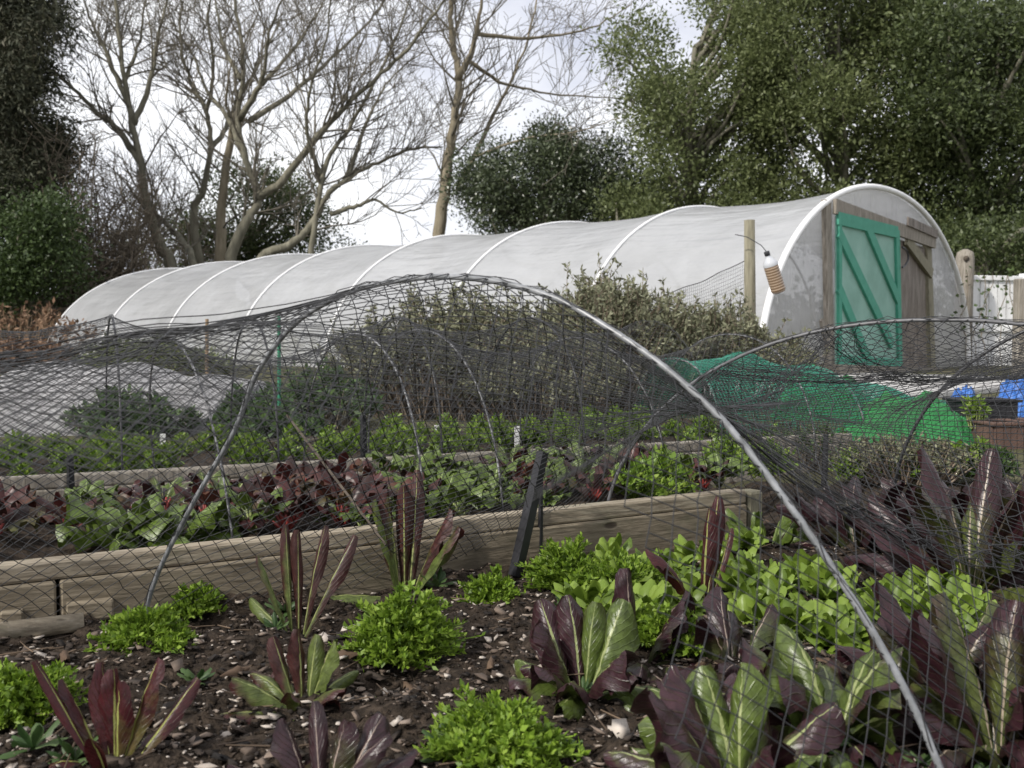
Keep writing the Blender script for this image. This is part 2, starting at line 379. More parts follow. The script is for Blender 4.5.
# ------------------------------------------------------------------ ground
def grid_sheet(name, xs, ys, zf, mat, smooth=True):
    X, Y = np.meshgrid(xs, ys); Z = zf(X, Y)
    V = np.stack([X, Y, Z], -1).reshape(-1, 3); nx, ny = len(xs), len(ys)
    i = np.arange(ny-1)[:, None]*nx+np.arange(nx-1)[None]
    Q = np.stack([i, i+1, i+nx+1, i+nx], -1).reshape(-1, 4)
    return quads(name, V, Q, mat, smooth=smooth)
def sstep(a, b, x): t = np.clip((x-a)/(b-a), 0, 1); return t*t*(3-2*t)
gx = np.concatenate([-np.geomspace(400, 8, 14), np.linspace(-7.5, 9, 60), np.geomspace(9.5, 400, 14)])
gy = np.concatenate([[-60, -20, -8, -3, -1], np.linspace(0, 14, 70), np.geomspace(14.5, 500, 18)])
def gz(X, Y):
    return -.05+.125*sstep(2.6, 4.2, Y+.0*X)+.02*vnoise(X*.7, Y*.7, 3)*sstep(3.5, 6, Y)
tag(grid_sheet('ground', gx, gy, gz, M['earth']), kind='structure')
def soilz(X, Y):
    return .045*vnoise(X*7, Y*7, 1)+.022*vnoise(X*23, Y*23, 2)+.016*vnoise(X*61, Y*61, 4)+.008*vnoise(X*140, Y*140, 5)
tag(grid_sheet('front_bed_soil', np.linspace(-1.7, 2.6, 340), np.linspace(.25, 2.5, 220),
    lambda X, Y: soilz(X, Y)-.30*sstep(.02, .2, behind_p1(X, Y))*(along_p1(X, Y) < L1+.02), M['soil']), kind='structure')
tag(grid_sheet('right_bed_soil', np.linspace(.55, 4.6, 150), np.linspace(2.49, 4.3, 70), lambda X, Y: soilz(X, Y)+.01-.02*(Y < 2.52), M['soil']), kind='structure')
def strip(name, o, ax, ac, la, lc, z, mat, amp=1.0, res=.02, seed=0):
    na, nc = int(la/res), int(lc/res)
    A, C = np.meshgrid(np.linspace(0, la, na), np.linspace(0, lc, nc))
    P = o[None, None]+A[..., None]*ax+C[..., None]*ac
    P[..., 2] = z+amp*soilz(P[..., 0]+seed, P[..., 1])
    i = np.arange(nc-1)[:, None]*na+np.arange(na-1)[None]
    Q = np.stack([i, i+1, i+na+1, i+na], -1).reshape(-1, 4)
    return tag(quads(name, P.reshape(-1, 3), Q, mat, smooth=True), kind='structure')
o2 = P1a-u1*1.4+n1*.045
strip('middle_bed_soil', o2, u1, n1, L1+1.38, .86, BEDZ-.01, M['soil'], .7)
o3 = P1a-u1*2.2+n1*.97
strip('rear_bed_soil', o3, u1, n1, L1+3.6, .95, .105, M['soil'], .6, .03)

# stones, chips and bits of bark lying on the soil
def bits(name, n, region, zf, smin, smax, mat, label, flat=.45):
    P = []
    while len(P) < n:
        x, y = region(); P.append((x, y, zf(x, y)))
    P = np.array(P); n = len(P)
    s = smin*(smax/smin)**(rng.random(n)**2.2)
    base = np.array([(x, y, z) for z in (-1, 1) for x, y in ((-1, -1), (1, -1), (1, 1), (-1, 1))], float)*.5
    Vb = base[None]*(1+(rng.random((n, 8, 3))-.5)*1.5)
    Vb[..., 0] *= (.6+1.3*rng.random(n)**2)[:, None]; Vb[..., 2] *= flat
    a = rng.random(n)*6.28; b = rng.normal(0, .35, n)
    x, y, z = Vb[..., 0], Vb[..., 1], Vb[..., 2]
    x, z = x*np.cos(b)[:, None]+z*np.sin(b)[:, None], -x*np.sin(b)[:, None]+z*np.cos(b)[:, None]
    x, y = x*np.cos(a)[:, None]-y*np.sin(a)[:, None], x*np.sin(a)[:, None]+y*np.cos(a)[:, None]
    V = np.stack([x, y, z], -1)*s[:, None, None]+P[:, None]
    f = np.array([(0, 3, 2, 1), (4, 5, 6, 7), (0, 1, 5, 4), (1, 2, 6, 5), (2, 3, 7, 6), (3, 0, 4, 7)])
    Q = (np.arange(n)[:, None, None]*8+f[None]).reshape(-1, 4)
    return tag(quads(name, V.reshape(-1, 3), Q, mat), label, 'mulch', kind='stuff')
def front_region():
    while True:
        y = .75+1.9*random.random()**1.2; x = (random.random()*1.25-.62)*y*1.05+.05
        if behind_p1(x, y) < -.01 or along_p1(x, y) > L1+.05: return x, y
fz = lambda x, y: float(soilz(np.array([x]), np.array([y]))[0])
bits('soil_crumbs', 14000, front_region, lambda x, y: fz(x, y)+.001, .0025, .009, M['soil'], 'dark crumbs of soil covering the front vegetable bed', .8)
bits('wood_chip_mulch', 19000, front_region, lambda x, y: fz(x, y)+.003, .0025, .0145, M['chips'], 'pale stones and bark chips scattered over the dark front bed', .28)
# twig litter
A = []; B = []
for i in range(700):
    x, y = front_region(); a = random.random()*6.28; l = .02+.06*random.random()**2
    z = fz(x, y)+.006; A.append((x, y, z)); B.append((x+l*math.cos(a), y+l*math.sin(a), z+.012*(random.random()-.3)))
V, Q = prisms(A, B, .0014, .0009, 4)
tag(quads('twig_litter', V, Q, M['twig_litter']), 'thin dry twigs lying on the dark front bed', 'litter', kind='stuff')

# pale paving in front of the polytunnel door (laid flat, 60 mm thick)
b = MB()
b.box((2.75, 8.15, .085), 4.6, 2.1, .06, R(43), bev=.01)
tag(b.build('paving', M['slab']), kind='structure')

# ------------------------------------------------------------------ polytunnel
TX, TY, TH, TW, THH, TB, TE, TZ = 2.2649, 9.263, .8514, 6.1132, 2.0927, 2.1244, 2.0643, .0754
ax_ = np.array([-math.sin(TH), math.cos(TH), 0]); pe_ = np.array([math.cos(TH), math.sin(TH), 0]); t0 = np.array([TX, TY, TZ])
def tpt(a, z, s=0.0): return t0+pe_*a+ax_*s+np.array([0, 0, z-.0168*s])
def profile(n, k=1.0):
    ph = np.linspace(0, math.pi, n); c = np.cos(ph); s = np.sin(ph)
    a = TW/2*(1-k*np.sign(c)*np.abs(c)**(2/TE)); z = THH*k*np.abs(s)**(2/TE)
    return a, z
def tpx(px, py, off=0.0):
    r = ray(px, py); o = np.array([0, 0, CZ]); p0 = tpt(0, 0, -off)
    t = np.dot(p0-o, ax_)/np.dot(r, ax_); p = o+r*t-p0
    return np.dot(p, pe_), p[2]
tun = empty('polytunnel', tuple(tpt(TW/2, 0, 0)))
tag(tun, 'long white polythene tunnel with hooped ribs and green door', 'polytunnel')
toff = np.array(tun.location)
def tl(p): return np.asarray(p)-toff
na, ns = 57, 7*8
V = []
for j in range(ns+1):
    s = j/8; t = s-math.floor(s)
    sag = .028*math.sin(math.pi*t)
    a, z = profile(na, 1-sag)
    for i in range(na): V.append(tl(tpt(a[i], z[i]+.004*math.sin(i*1.7+j*.9), s*TB)))
i = np.arange(ns)[:, None]*na+np.arange(na-1)[None]
Q = np.stack([i, i+1, i+na+1, i+na], -1).reshape(-1, 4)
quads('cover', V, Q, M['poly'], tun, True, uv=[(j/8, i/(na-1)) for j in range(ns+1) for i in range(na)])
for k in range(8):
    a, z = profile(49, 1.004); b = MB()
    r = .033 if k == 0 else .017
    b.tube([tl(tpt(a[i], z[i], k*TB-(.03 if k == 0 else 0))) for i in range(49)], r, 8)
    b.build('rib', M['rib'], tun, True)
for nm, s, m in (('end_wall', .02, M['polyend']), ('rear_wall', 7*TB-.02, M['polyend'])):
    a, z = profile(60, .996)
    V = [tl(tpt(x, y, s)) for x, y in zip(a, z)]+[tl(tpt(x, 0, s)) for x in a]
    q = np.array([[i, 60+i, 61+i, i+1] for i in range(59)])
    quads(nm, V, q, m, tun)
def end_beam(name, p, q, w, th, mat, off=.05, parent=tun):
    """timber lying on the end wall between two points (a, z)"""
    (a0, z0), (a1, z1) = p, q; b = MB()
    d = np.array([a1-a0, z1-z0]); L = np.linalg.norm(d); d /= L; n = np.array([-d[1], d[0]])
    vs = []
    for s in (off-th, off):
        for k, m in ((0, -1), (L, -1), (L, 1), (0, 1)):
            c = np.array([a0, z0])+d*k+n*m*w/2; vs.append(tl(tpt(c[0], c[1], -s)))
    b.add(vs, [(0, 1, 2, 3), (7, 6, 5, 4), (0, 4, 5, 1), (1, 5, 6, 2), (2, 6, 7, 3), (3, 7, 4, 0)])
    return b.build(name, mat, parent)
def panel(name, pts, mat, off, parent, th=.012):
    vs = [tl(tpt(a, z, -off)) for a, z in pts]+[tl(tpt(a, z, -off+th)) for a, z in pts]
    b = MB(); n = len(pts)
    b.add(vs, [tuple(range(n)), tuple(range(2*n-1, n-1, -1))]+[(i, n+i, n+(i+1) % n, (i+1) % n) for i in range(n)])
    return b.build(name, mat, parent)
T = tpx
end_beam('door_post', T(824, 200), T(827, 372), .13, .05, M['greywood'], .05)
end_beam('door_post', T(894, 236), T(897, 372), .10, .05, M['greywood'], .05)
end_beam('door_post', T(924, 232), T(929, 372), .16, .06, M['olivewood'], .06)
end_beam('lintel', T(827, 207), T(928, 243), .15, .04, M['greywood'], .10)
end_beam('rust_stain_batten', T(898, 222), T(928, 235), .10, .02, M['polyold'], .122)
panel('infill_panel', [T(897, 372), T(897, 240), T(922, 248), T(924, 372)], M['polyold'], .035, tun)
end_beam('corner_brace', T(901, 240), T(926, 274), .13, .04, M['olivewood'], .085)
end_beam('threshold', T(826, 369), T(932, 372), .10, .10, M['greywood'], .14)
door = panel('door', [T(829, 364), T(829, 216), T(890, 230), T(893, 368)], M['doormesh'], .075, tun)
for p, q, w in (((829, 219), (889, 233), .13), ((831, 217), (831, 364), .07), ((889, 231), (892, 366), .11), ((830, 361), (892, 365), .13),
                ((830, 233), (884, 345), .12), ((857, 223), (890, 300), .12), ((830, 288), (861, 362), .12)):
    fr = end_beam('door_frame' if w in (.13, .07, .11) else 'door_brace', T(*p), T(*q), w, .03, M['doorframe'], .105+.003*random.random(), None)
    fr.parent = door
b = MB(); hp = [tl(tpt(*T(891+dx, 262+dy), -.13)) for dx, dy in ((0, -14), (5, -10), (6, -2), (3, 4), (0, 6))]
b.tube(smooth_path(hp, 3), .012, 6); b.build('door_handle', M['dark_pipe'], door)
end_beam('batten', T(818, 320), T(825, 352), .05, .03, M['greywood'], .05)

# ------------------------------------------------------------------ far left fence, right fence
def fence(name, pts, h, mat, label, bw=.14, rail=True, z0=.03, cat_='fence'):
    f = empty(name, tuple(pts[0])); tag(f, label, cat_); o = np.array(pts[0]); bd = MB(); po = []
    for p, q in zip(pts[:-1], pts[1:]):
        p, q = np.array(p), np.array(q); d = q-p; L = np.linalg.norm(d[:2]); rz = math.atan2(d[1], d[0]); n = int(L/(bw+.008))
        for i in range(n):
            c = p+d*((i+.5)/n)-o; hh = h*(1+.015*random.uniform(-1, 1))
            bd.box((c[0], c[1], z0+hh/2), bw, .02, hh, rz+random.uniform(-.02, .02))
        if rail:
            for k, zz in enumerate((z0+h+.03, z0+h*.45)):
                c = (p+q)/2-o; r_ = MB(); off = np.array([math.sin(rz), -math.cos(rz), 0])*(.0 if k == 0 else .035)
                r_.box((c[0]+off[0], c[1]+off[1], zz), L, .09 if k == 0 else .04, .07 if k == 0 else .09, rz, bev=.008); r_.build('rail', mat, f)
        m = MB(); c = q-o; m.box((c[0], c[1], z0+h/2+.05), .11, .11, h+.1, rz, bev=.01); m.build('post', mat, f)
    bd.build('boards', mat, f); return f
fence('wooden_fence', [(-14, 20.5, 0), (-10.2, 20.8, 0), (-7.4, 21, 0)], 1.0, M['darkwood'], 'dark weathered board fence beyond the far end of the polytunnel')
fence('white_fence', [(6.5, 14.5, 0), (7.5, 14.7, 0), (9.2, 15.0, 0), (12.5, 15.5, 0)], 1.28, M['whitepaint'], 'white painted board fence to the right of the polytunnel', .13)
b = MB(); p = at(962, 366, 14.15)
b.tube([(p[0], p[1], 0), (p[0], p[1], 1.1), (p[0]+.01, p[1], 1.60), (p[0]+.01, p[1], 1.68), (p[0]+.01, p[1], 1.72)], [.13, .125, .125, .105, .03], 12)
b.tube([(p[0]-.03, p[1]-.12, 1.58), (p[0]-.03, p[1]-.135, 1.58)], .04, 10, 1)
tag(b.build('gate_post', [M['greywood'], M['darkwood']], smooth=True), 'round topped old wooden post with a dark knot beside the white fence', 'post')
b = MB(); p = at_z(1018, 445, .0); p = at(1018, 445, 4.75); b.box((p[0], p[1], .38), .06, .05, .78, .1, bev=.005)
tag(b.build('frame_post', M['greywood']), 'grey square wooden post behind the blue sacks at the right edge', 'post')
# pole with bird netting and a hanging bottle
pb = at(749, 340, 6.7); b = MB()
b.tube([(pb[0]+.012, pb[1], 0), (pb[0]+.004, pb[1], .7), (pb[0]-.006, pb[1], 1.27)], [.041, .039, .036], 12)
tag(b.build('round_post', M['olivewood'], smooth=True), 'tall round wooden post standing in front of the polytunnel', 'post')

def seg_net(P, mask, mode, rad, n=3):
    """P: (nu,nv,3) node grid.  mode 'diamond' or 'square' -> prisms"""
    nu, nv = P.shape[:2]; A = []; B = []
    if mode == 'square':
        for s1, s2 in (((slice(0, -1), slice(None)), (slice(1, None), slice(None))), ((slice(None), slice(0, -1)), (slice(None), slice(1, None)))):
            m = mask[s1] & mask[s2]; A.append(P[s1][m]); B.append(P[s2][m])
    else:
        I, J = np.meshgrid(np.arange(nu), np.arange(nv), indexing='ij'); ev = (I+J) % 2 == 0
        for s1, s2 in (((slice(0, -1), slice(0, -1)), (slice(1, None), slice(1, None))), ((slice(0, -1), slice(1, None)), (slice(1, None), slice(0, -1)))):
            m = ev[s1] & mask[s1] & mask[s2]; A.append(P[s1][m]); B.append(P[s2][m])
    return prisms(np.concatenate(A), np.concatenate(B), rad, rad, n)
# bird netting strung from the post along the tunnel side
nu, nv = 110, 34
q0 = np.array([pb[0], pb[1], 0]); q1 = at(560, 320, 7.4)
t = np.linspace(0, 1, nu)[:, None]; w = np.linspace(0, 1, nv)[None]
top = 1.02-.42*t-.25*t*(1-t)
Pn = np.stack([q0[0]+(q1[0]-q0[0])*t+0*w+.02*vnoise(t*9, w*7, 3), q0[1]+(q1[1]-q0[1])*t+.08*np.sin(t*9+w*3)*w, .12+(top-.12)*w+.02*vnoise(t*12, w*4, 2)], -1)
V, Q = seg_net(Pn, np.ones((nu, nv), bool), 'square', .0010)
A = Pn[:-1, -1]; B = Pn[1:, -1]; parts = [(V, Q), prisms(A, B, .003, .003, 4)]
V, Q = cat(parts)
tag(quads('bird_netting', V, Q, M['net_far']), 'fine sagging grey bird netting strung from the tall round post', 'netting')

bt = at(774, 276, 6.6); bo = empty('hanging_bottle', tuple(bt)); bo.rotation_euler = (R(8), R(-20), 0)
tag(bo, 'brown striped plastic bottle hanging beside the tall round post', 'bottle')
b = MB(); prof = [(.001, -.115), (.04, -.113), (.047, -.10)]
for k in range(9): prof += [(.050, -.09+k*.018), (.046, -.081+k*.018)]
prof += [(.050, .075), (.042, .10), (.022, .125), (.016, .135), (.016, .142)]
b.lathe(prof, n=16)
t_ = NT('striped_bottle'); tc = t_.n('ShaderNodeTexCoord'); sp = t_.n('ShaderNodeSeparateXYZ'); t_.l(tc.outputs['Object'], sp.inputs[0])
sn = t_.math('SINE', t_.math('MULTIPLY', sp.outputs[2], 349)); up = t_.math('GREATER_THAN', sp.outputs[2], .07)
cc = t_.mix(t_.mix((.23, .15, .09), (.60, .47, .36), t_.ramp(sn, [(.45, (0, 0, 0)), (.55, (1, 1, 1))])), (.62, .64, .68), up)
M['bottle'] = t_.finish(cc, .3, trans=.2)
b.build('bottle_body', M['bottle'], bo, True)
b = MB(); b.lathe([(.018, .142), (.019, .145), (.019, .168), (.016, .170)], n=12); b.build('cap', M['blackplastic'], bo, True)
b = MB(); b.tube([(0, 0, .168), (-.02, 0, .22), (-.085, .03, .30), (-.15, .05, .34)], .003, 5); b.build('string', M['dark_pipe'], bo)

# ------------------------------------------------------------------ timber edging of the beds
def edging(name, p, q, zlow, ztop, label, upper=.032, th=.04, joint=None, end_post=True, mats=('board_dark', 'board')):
    p, q = np.array(p, float), np.array(q, float); d = q-p; L = np.linalg.norm(d); d /= L; rz = math.atan2(d[1], d[0]); nn = np.array([-d[1], d[0], 0])
    e = empty(name, (p[0], p[1], 0), rz); tag(e, label, 'bed edging')
    cuts = [0, joint, L] if joint else [0, L]
    for a, c in zip(cuts[:-1], cuts[1:]):
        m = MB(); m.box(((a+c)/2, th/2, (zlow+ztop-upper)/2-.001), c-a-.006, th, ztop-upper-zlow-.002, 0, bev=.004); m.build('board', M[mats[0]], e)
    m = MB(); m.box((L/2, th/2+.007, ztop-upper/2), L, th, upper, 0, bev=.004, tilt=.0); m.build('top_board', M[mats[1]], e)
    if end_post:
        m = MB(); m.box((L+.03, th/2+.01, (zlow+ztop)/2-.005), .05, .05, ztop-zlow, .05, bev=.006); m.build('corner_post', M['olivewood'], e)
    return e
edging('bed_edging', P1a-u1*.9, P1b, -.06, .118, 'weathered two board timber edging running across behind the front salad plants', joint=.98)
q2a, q2b = at_z(75, 475, .15), at_z(640, 445, .15); q2a[2] = q2b[2] = 0; d2 = (q2b-q2a)/np.linalg.norm(q2b-q2a)
edging('bed_edging', q2a-d2*1.6, q2b+d2*.9, .0, .15, 'long grey board edging behind the red and green leaf rows', joint=2.1, end_post=False, mats=('greywood', 'greywood'))
q3a, q3b = at_z(300, 440, .13), at_z(640, 428, .13); q3a[2] = q3b[2] = 0; d3 = (q3b-q3a)/np.linalg.norm(q3b-q3a)
edging('bed_edging', q3a-d3*2.0, q3b+d3*.8, .0, .13, 'low dark board edging in front of the sage bushes', end_post=False, mats=('darkwood', 'darkwood'))
b = MB(); b.tube([(-1.2, 1.38, .012), (-.95, 1.545, .016), (-.72, 1.66, .02)], [.018, .02, .016], 8)
tag(b.build('timber_pole', M['board'], smooth=True), 'round pale pole lying on the soil at the foot of the edging', 'pole')
for px, py, w, h, lab in ((12, 625, .035, .03, 'short block of wood stacked by the edging at the left edge'), (90, 615, .075, .032, 'short offcut of timber lying behind the left curly salad clump')):
    g = at_z(px, py, .02); m = MB(); m.box((g[0], g[1], .03), w, .03, h, R(24), bev=.003)
    tag(m.build('wood_offcut', M['board_dark']), lab, 'timber')

# ------------------------------------------------------------------ hoops and crop nets
def vplane(px, py, a, b):
    r = ray(px, py); ab = (b-a)[:2]; n = np.array([-ab[1], ab[0]]); t = np.dot(n, a[:2])/np.dot(n, r[:2]); p = r*t
    return np.dot(p[:2]-a[:2], ab)/np.linalg.norm(ab), p[2]+CZ
def hoop_pts(Lf, Rf, apex, n=48, lean=0.0, ex=2.15, k=None):
    """arched rod from foot L to foot R"""
    Lf, Rf = np.array(Lf, float), np.array(Rf, float)
    ph = np.linspace(0, math.pi, n); c = np.cos(ph); s = np.sin(ph)
    a = .5*(1-np.sign(c)*np.abs(c)**(2/ex)); h = s**(2/ex)
    z0 = Lf[2]+(Rf[2]-Lf[2])*a
    P = Lf[None]+(Rf-Lf)[None]*a[:, None]; P[:, 2] = z0*(1-h)+apex*h
    P[:, :2] += (lean*h)[:, None]*U[None, :2]
    return P
A1L, A1R = np.array([-.651, 1.728, 0]), np.array([.462, .960, 0])
tr = [(155, 580), (195, 500), (235, 430), (256, 375), (293, 325), (340, 296), (380, 284), (430, 277), (480, 279), (520, 287), (560, 300), (600, 323), (650, 356), (700, 398), (740, 440), (800, 520), (850, 595), (900, 680), (940, 768)]
sz = [(0.0, -.03)]+[vplane(px, py, A1L, A1R) for px, py in tr]+[(1.352, -.05)]
dA = (A1R-A1L)/np.linalg.norm(A1R-A1L)
A1 = smooth_path([A1L+dA*s+np.array([0, 0, z]) for s, z in sz], 4)
def resample(P, n):
    d = np.concatenate([[0], np.cumsum(np.linalg.norm(np.diff(P, axis=0), axis=1))]); t = np.linspace(0, d[-1], n)
    return np.stack([np.interp(t, d, P[:, k]) for k in range(3)], -1)
A1 = resample(A1, 60)
stepA = np.array([.90, .56, 0])
A2L, A2R = np.array([.21, 2.34, -.03]), np.array([1.46, 1.62, -.03])
A2 = resample(hoop_pts(A2L, A2R, .532), 60)
A0 = resample(hoop_pts(A1L-stepA*1.12, A1R-stepA*1.12, .50), 60)
A3 = resample(hoop_pts(A2L+stepA*1.0, A2R+stepA*1.05, .60), 60)
A4 = resample(hoop_pts(A2L+stepA*2.0, A2R+stepA*2.1, .58), 60)
def hoop(name, P, r, mat, label, group, collars=()):
    b = MB(); b.tube(P, r, 8); o = b.build(name, mat, smooth=True); return tag(o, label, 'hoop', group)
hoop('cloche_hoop', A1, .0040, M['pipe'], 'tall grey pipe hoop arching across the front bed in the middle of the view', 'pipe hoops over the front bed')
hoop('cloche_hoop', A2, .0040, M['pipe_dull'], 'grey pipe hoop on the right arching in front of the green door', 'pipe hoops over the front bed')
hoop('cloche_hoop', A3, .0050, M['dark_pipe'], 'dark pipe hoop rising from the soil to the right edge by the black crate', 'pipe hoops over the front bed')

def net(name, hoops, us, vs, mesh, rad, mat, sagz, sagin, label, seed=0, wob=.010, v0=0.0, v1=1.0, folds=(), mode='diamond', hitch=None, lift=.006):
    """net draped over hoops: node grid at 'mesh' spacing; sags between the hoops"""
    H = [resample(h, 80) for h in hoops]
    sp = [np.linalg.norm(H[i+1].mean(0)-H[i].mean(0)) for i in range(len(H)-1)]
    tot = sum(sp); nu = int(tot/mesh)+1; per = np.linalg.norm(np.diff(H[1], axis=0), axis=1).sum()*(v1-v0); nv = int(per/mesh)+1
    uu, vv = np.meshgrid(np.linspace(0, tot, nu), np.linspace(v0, v1, nv), indexing='ij')
    uu = uu+mesh*.8*vnoise(uu*4, vv*5, seed)*2+mesh*.06*rng.normal(0, 1, uu.shape)
    vv = vv+(mesh/per)*(1.0*vnoise(uu*4+7, vv*5, seed+1)*2+.06*rng.normal(0, 1, uu.shape))
    uu = np.clip(uu, 0, tot-1e-6); vv = np.clip(vv, 0, .9999)
    edges = np.concatenate([[0], np.cumsum(sp)]); k = np.clip(np.searchsorted(edges, uu, 'right')-1, 0, len(sp)-1)
    def surf(uu, vv):
        k = np.clip(np.searchsorted(edges, uu, 'right')-1, 0, len(sp)-1)
        t = (uu-edges[k])/np.array(sp)[k]; HH = np.stack(H); fi = vv*78.999; i0 = fi.astype(int); fr = (fi-i0)[..., None]
        h0 = HH[k, i0]*(1-fr)+HH[k, i0+1]*fr; h1 = HH[k+1, i0]*(1-fr)+HH[k+1, i0+1]*fr
        P = h0*(1-t[..., None])+h1*t[..., None]
        cen = .5*(HH[k, 0]+HH[k, -1])*(1-t[..., None])+.5*(HH[k+1, 0]+HH[k+1, -1])*t[..., None]
        s = (4*t*(1-t))**.85; sz = np.array(sagz)[k]*s*np.sin(math.pi*vv)**.8; si = np.array(sagin)[k]*s*np.sin(math.pi*vv)
        P[..., :2] += ((cen-P)*si[..., None])[..., :2]; P[..., 2] -= sz
        P[..., 2] += wob*2*vnoise(uu*5, vv*6, seed+3)*s+wob*vnoise(uu*13, vv*14, seed+4)*s
        P[..., 0] += wob*2*vnoise(uu*6, vv*6, seed+5)*s; P[..., 1] += wob*2*vnoise(uu*6, vv*6, seed+6)*s
        P[..., 2] += lift*np.sin(math.pi*vv)
        return P
    P = surf(uu, vv)
    P[..., 2] = np.maximum(P[..., 2], .004)
    mask = np.ones(uu.shape, bool)
    if hitch:
        mask = ~((uu < hitch[0]*sp[0]+.12*vnoise(vv*9, uu*2, 5)) & (vv > hitch[1]+.10*vnoise(uu*5, vv*2, 6)))
    parts = [seg_net(P, mask, mode, rad)]
    # gathers: bundles of slack strands
    for pts, nst, wid in folds:
        pts = smooth_path([(a, b_, 0) for a, b_ in pts], 14)
        for i in range(nst):
            off = rng.normal(0, wid, 2)
            wv = np.array([vnoise(np.arange(len(pts))*.35+i*3.3, np.zeros(len(pts))+i, 9), vnoise(np.arange(len(pts))*.35+i*5.1, np.ones(len(pts))+i, 8)]).T*wid*2.2
            a = np.clip((pts[:, 0]+off[0]*.6+wv[:, 0])*1.0, 0, len(sp)-1e-3); kk = a.astype(int); ua = edges[kk]+(a-kk)*np.array(sp)[kk]
            va = np.clip(pts[:, 1]+off[1]+wv[:, 1], 0, .999)
            X = surf(ua, va); X[:, 2] += rng.normal(0, .006); X[:, 2] = np.maximum(X[:, 2], .004)
            parts.append(prisms(X[:-1], X[1:], rad*1.05, rad*1.05))
    # strands wound along each hoop where the net is pulled tight
    for h in H:
        for i in range(3):
            X = h[int(80*v0):int(80*v1)]+rng.normal(0, .003, (len(h[int(80*v0):int(80*v1)]), 3))+np.array([0, 0, .004]); parts.append(prisms(X[:-1], X[1:], rad, rad))
    V, Q = cat(parts)
    return tag(quads(name, V, Q, mat), label, 'crop net', 'black crop nets over hoops')
net('crop_net', [A0, A1, A2, A3, A4], 0, 0, .0165, .00075, M['net'], [.075, .19, .16, .1], [.05, .13, .10, .1],
    'nearest black diamond mesh net draped over the tall front hoop', 11, wob=.016, hitch=(.78, .66),
    folds=[([(1.02, .72), (1.2, .76), (1.45, .80), (1.75, .82), (2.0, .84)], 16, .018), ([(1.5, .45), (1.75, .42), (2.0, .40), (2.4, .36)], 14, .012),
           ([(1.95, .25), (2.2, .34), (2.5, .40), (2.95, .47)], 18, .010), ([(0.0, .42), (.5, .45), (.9, .47)], 8, .014)])
# middle bed hoops
bf = [at_z(233, 543, BEDZ), at_z(424, 528, BEDZ), at_z(503, 518, BEDZ), at_z(668, 483, BEDZ), at_z(816, 466, BEDZ)]
bf = [bf[0]-u1*1.15, bf[0]-u1*.55]+bf
BH = []
for i, f in enumerate(bf):
    far = f+n1*.80+np.array([0, 0, .02]); BH.append(resample(hoop_pts(far, f, .505+.012*math.sin(i*2.1), lean=-.02*(i % 3)), 60))
labs = ['', '', 'thin pale rod hoop standing by the left end of the chard', 'thin pale rod hoop left of the dark stake', 'thin pale rod hoop meeting the edging beside the dark stake', 'thin pale rod hoop right of the dark stake', 'thin pale rod hoop beyond the end of the edging', '']
for i in range(2, 7): hoop('cloche_hoop', BH[i], .0023, M['thin_pipe'], labs[i], 'thin hoops over the middle bed')
net('crop_net', BH, 0, 0, .0165, .00060, M['net_far'], [.05, .06, .07, .02, .07, .08], [.05]*6, 'black net over the middle bed of chard behind the timber edging', 23, wob=.014,
    folds=[([(2, .35), (2.6, .36), (3.3, .38), (4.4, .42), (5.0, .40)], 10, .02)])
# rear bed hoops
cf = [np.array([-.67, 2.86, .10])+d2*k for k in (-1.5, -.95, -.42, 0, .5, 1.0, 1.5)]
CHh = [resample(hoop_pts(f+np.array([-d2[1], d2[0], 0])*.85, f, .560+.006*math.sin(i*1.7)), 60) for i, f in enumerate(cf)]
labs = ['leftmost thin dark hoop over the rear bed', 'thin dark hoop with its apex left of the sagging rear net', 'thin dark hoop holding up the rear net before the green twine', 'thin dark hoop over the rear lettuce row', 'thin dark hoop over the pale lettuces behind the chard', 'thin dark hoop in front of the sage bush', '']
for i in range(0, 6): hoop('cloche_hoop', CHh[i], .0032, M['dark_pipe'], labs[i], 'thin dark hoops over the rear bed')
net('crop_net', CHh, 0, 0, .0165, .00060, M['net_far'], [.05]*6, [.05]*6, 'fine black net sagging between hoops over the rear bed', 37, wob=.012)

# green net cloche, far right
GH = []
for k in range(5):
    f = np.array([.84, 3.98, .05])+np.array([.86, .30, 0])*k*.38; GH.append(resample(hoop_pts(f+np.array([-.25, .85, 0]), f, (.40, .42, .36, .27, .19)[k]), 50))
gn = net('green_cloche_net', GH, 0, 0, .0165, .0013, M['greennet'], [.03]*4, [.03]*4, 'fine green net cloche on the bed in front of the polytunnel door', 51, wob=.01, mode='square')
gn['category'] = 'cloche net'; del gn['group']
for i, k in enumerate((0, 2, 4)): hoop('cloche_hoop', GH[k], .004, M['thin_pipe'], ['hoop at the left end of the green net cloche', 'middle hoop of the green net cloche', 'hoop at the right end of the green net cloche'][i], 'hoops of the green cloche')
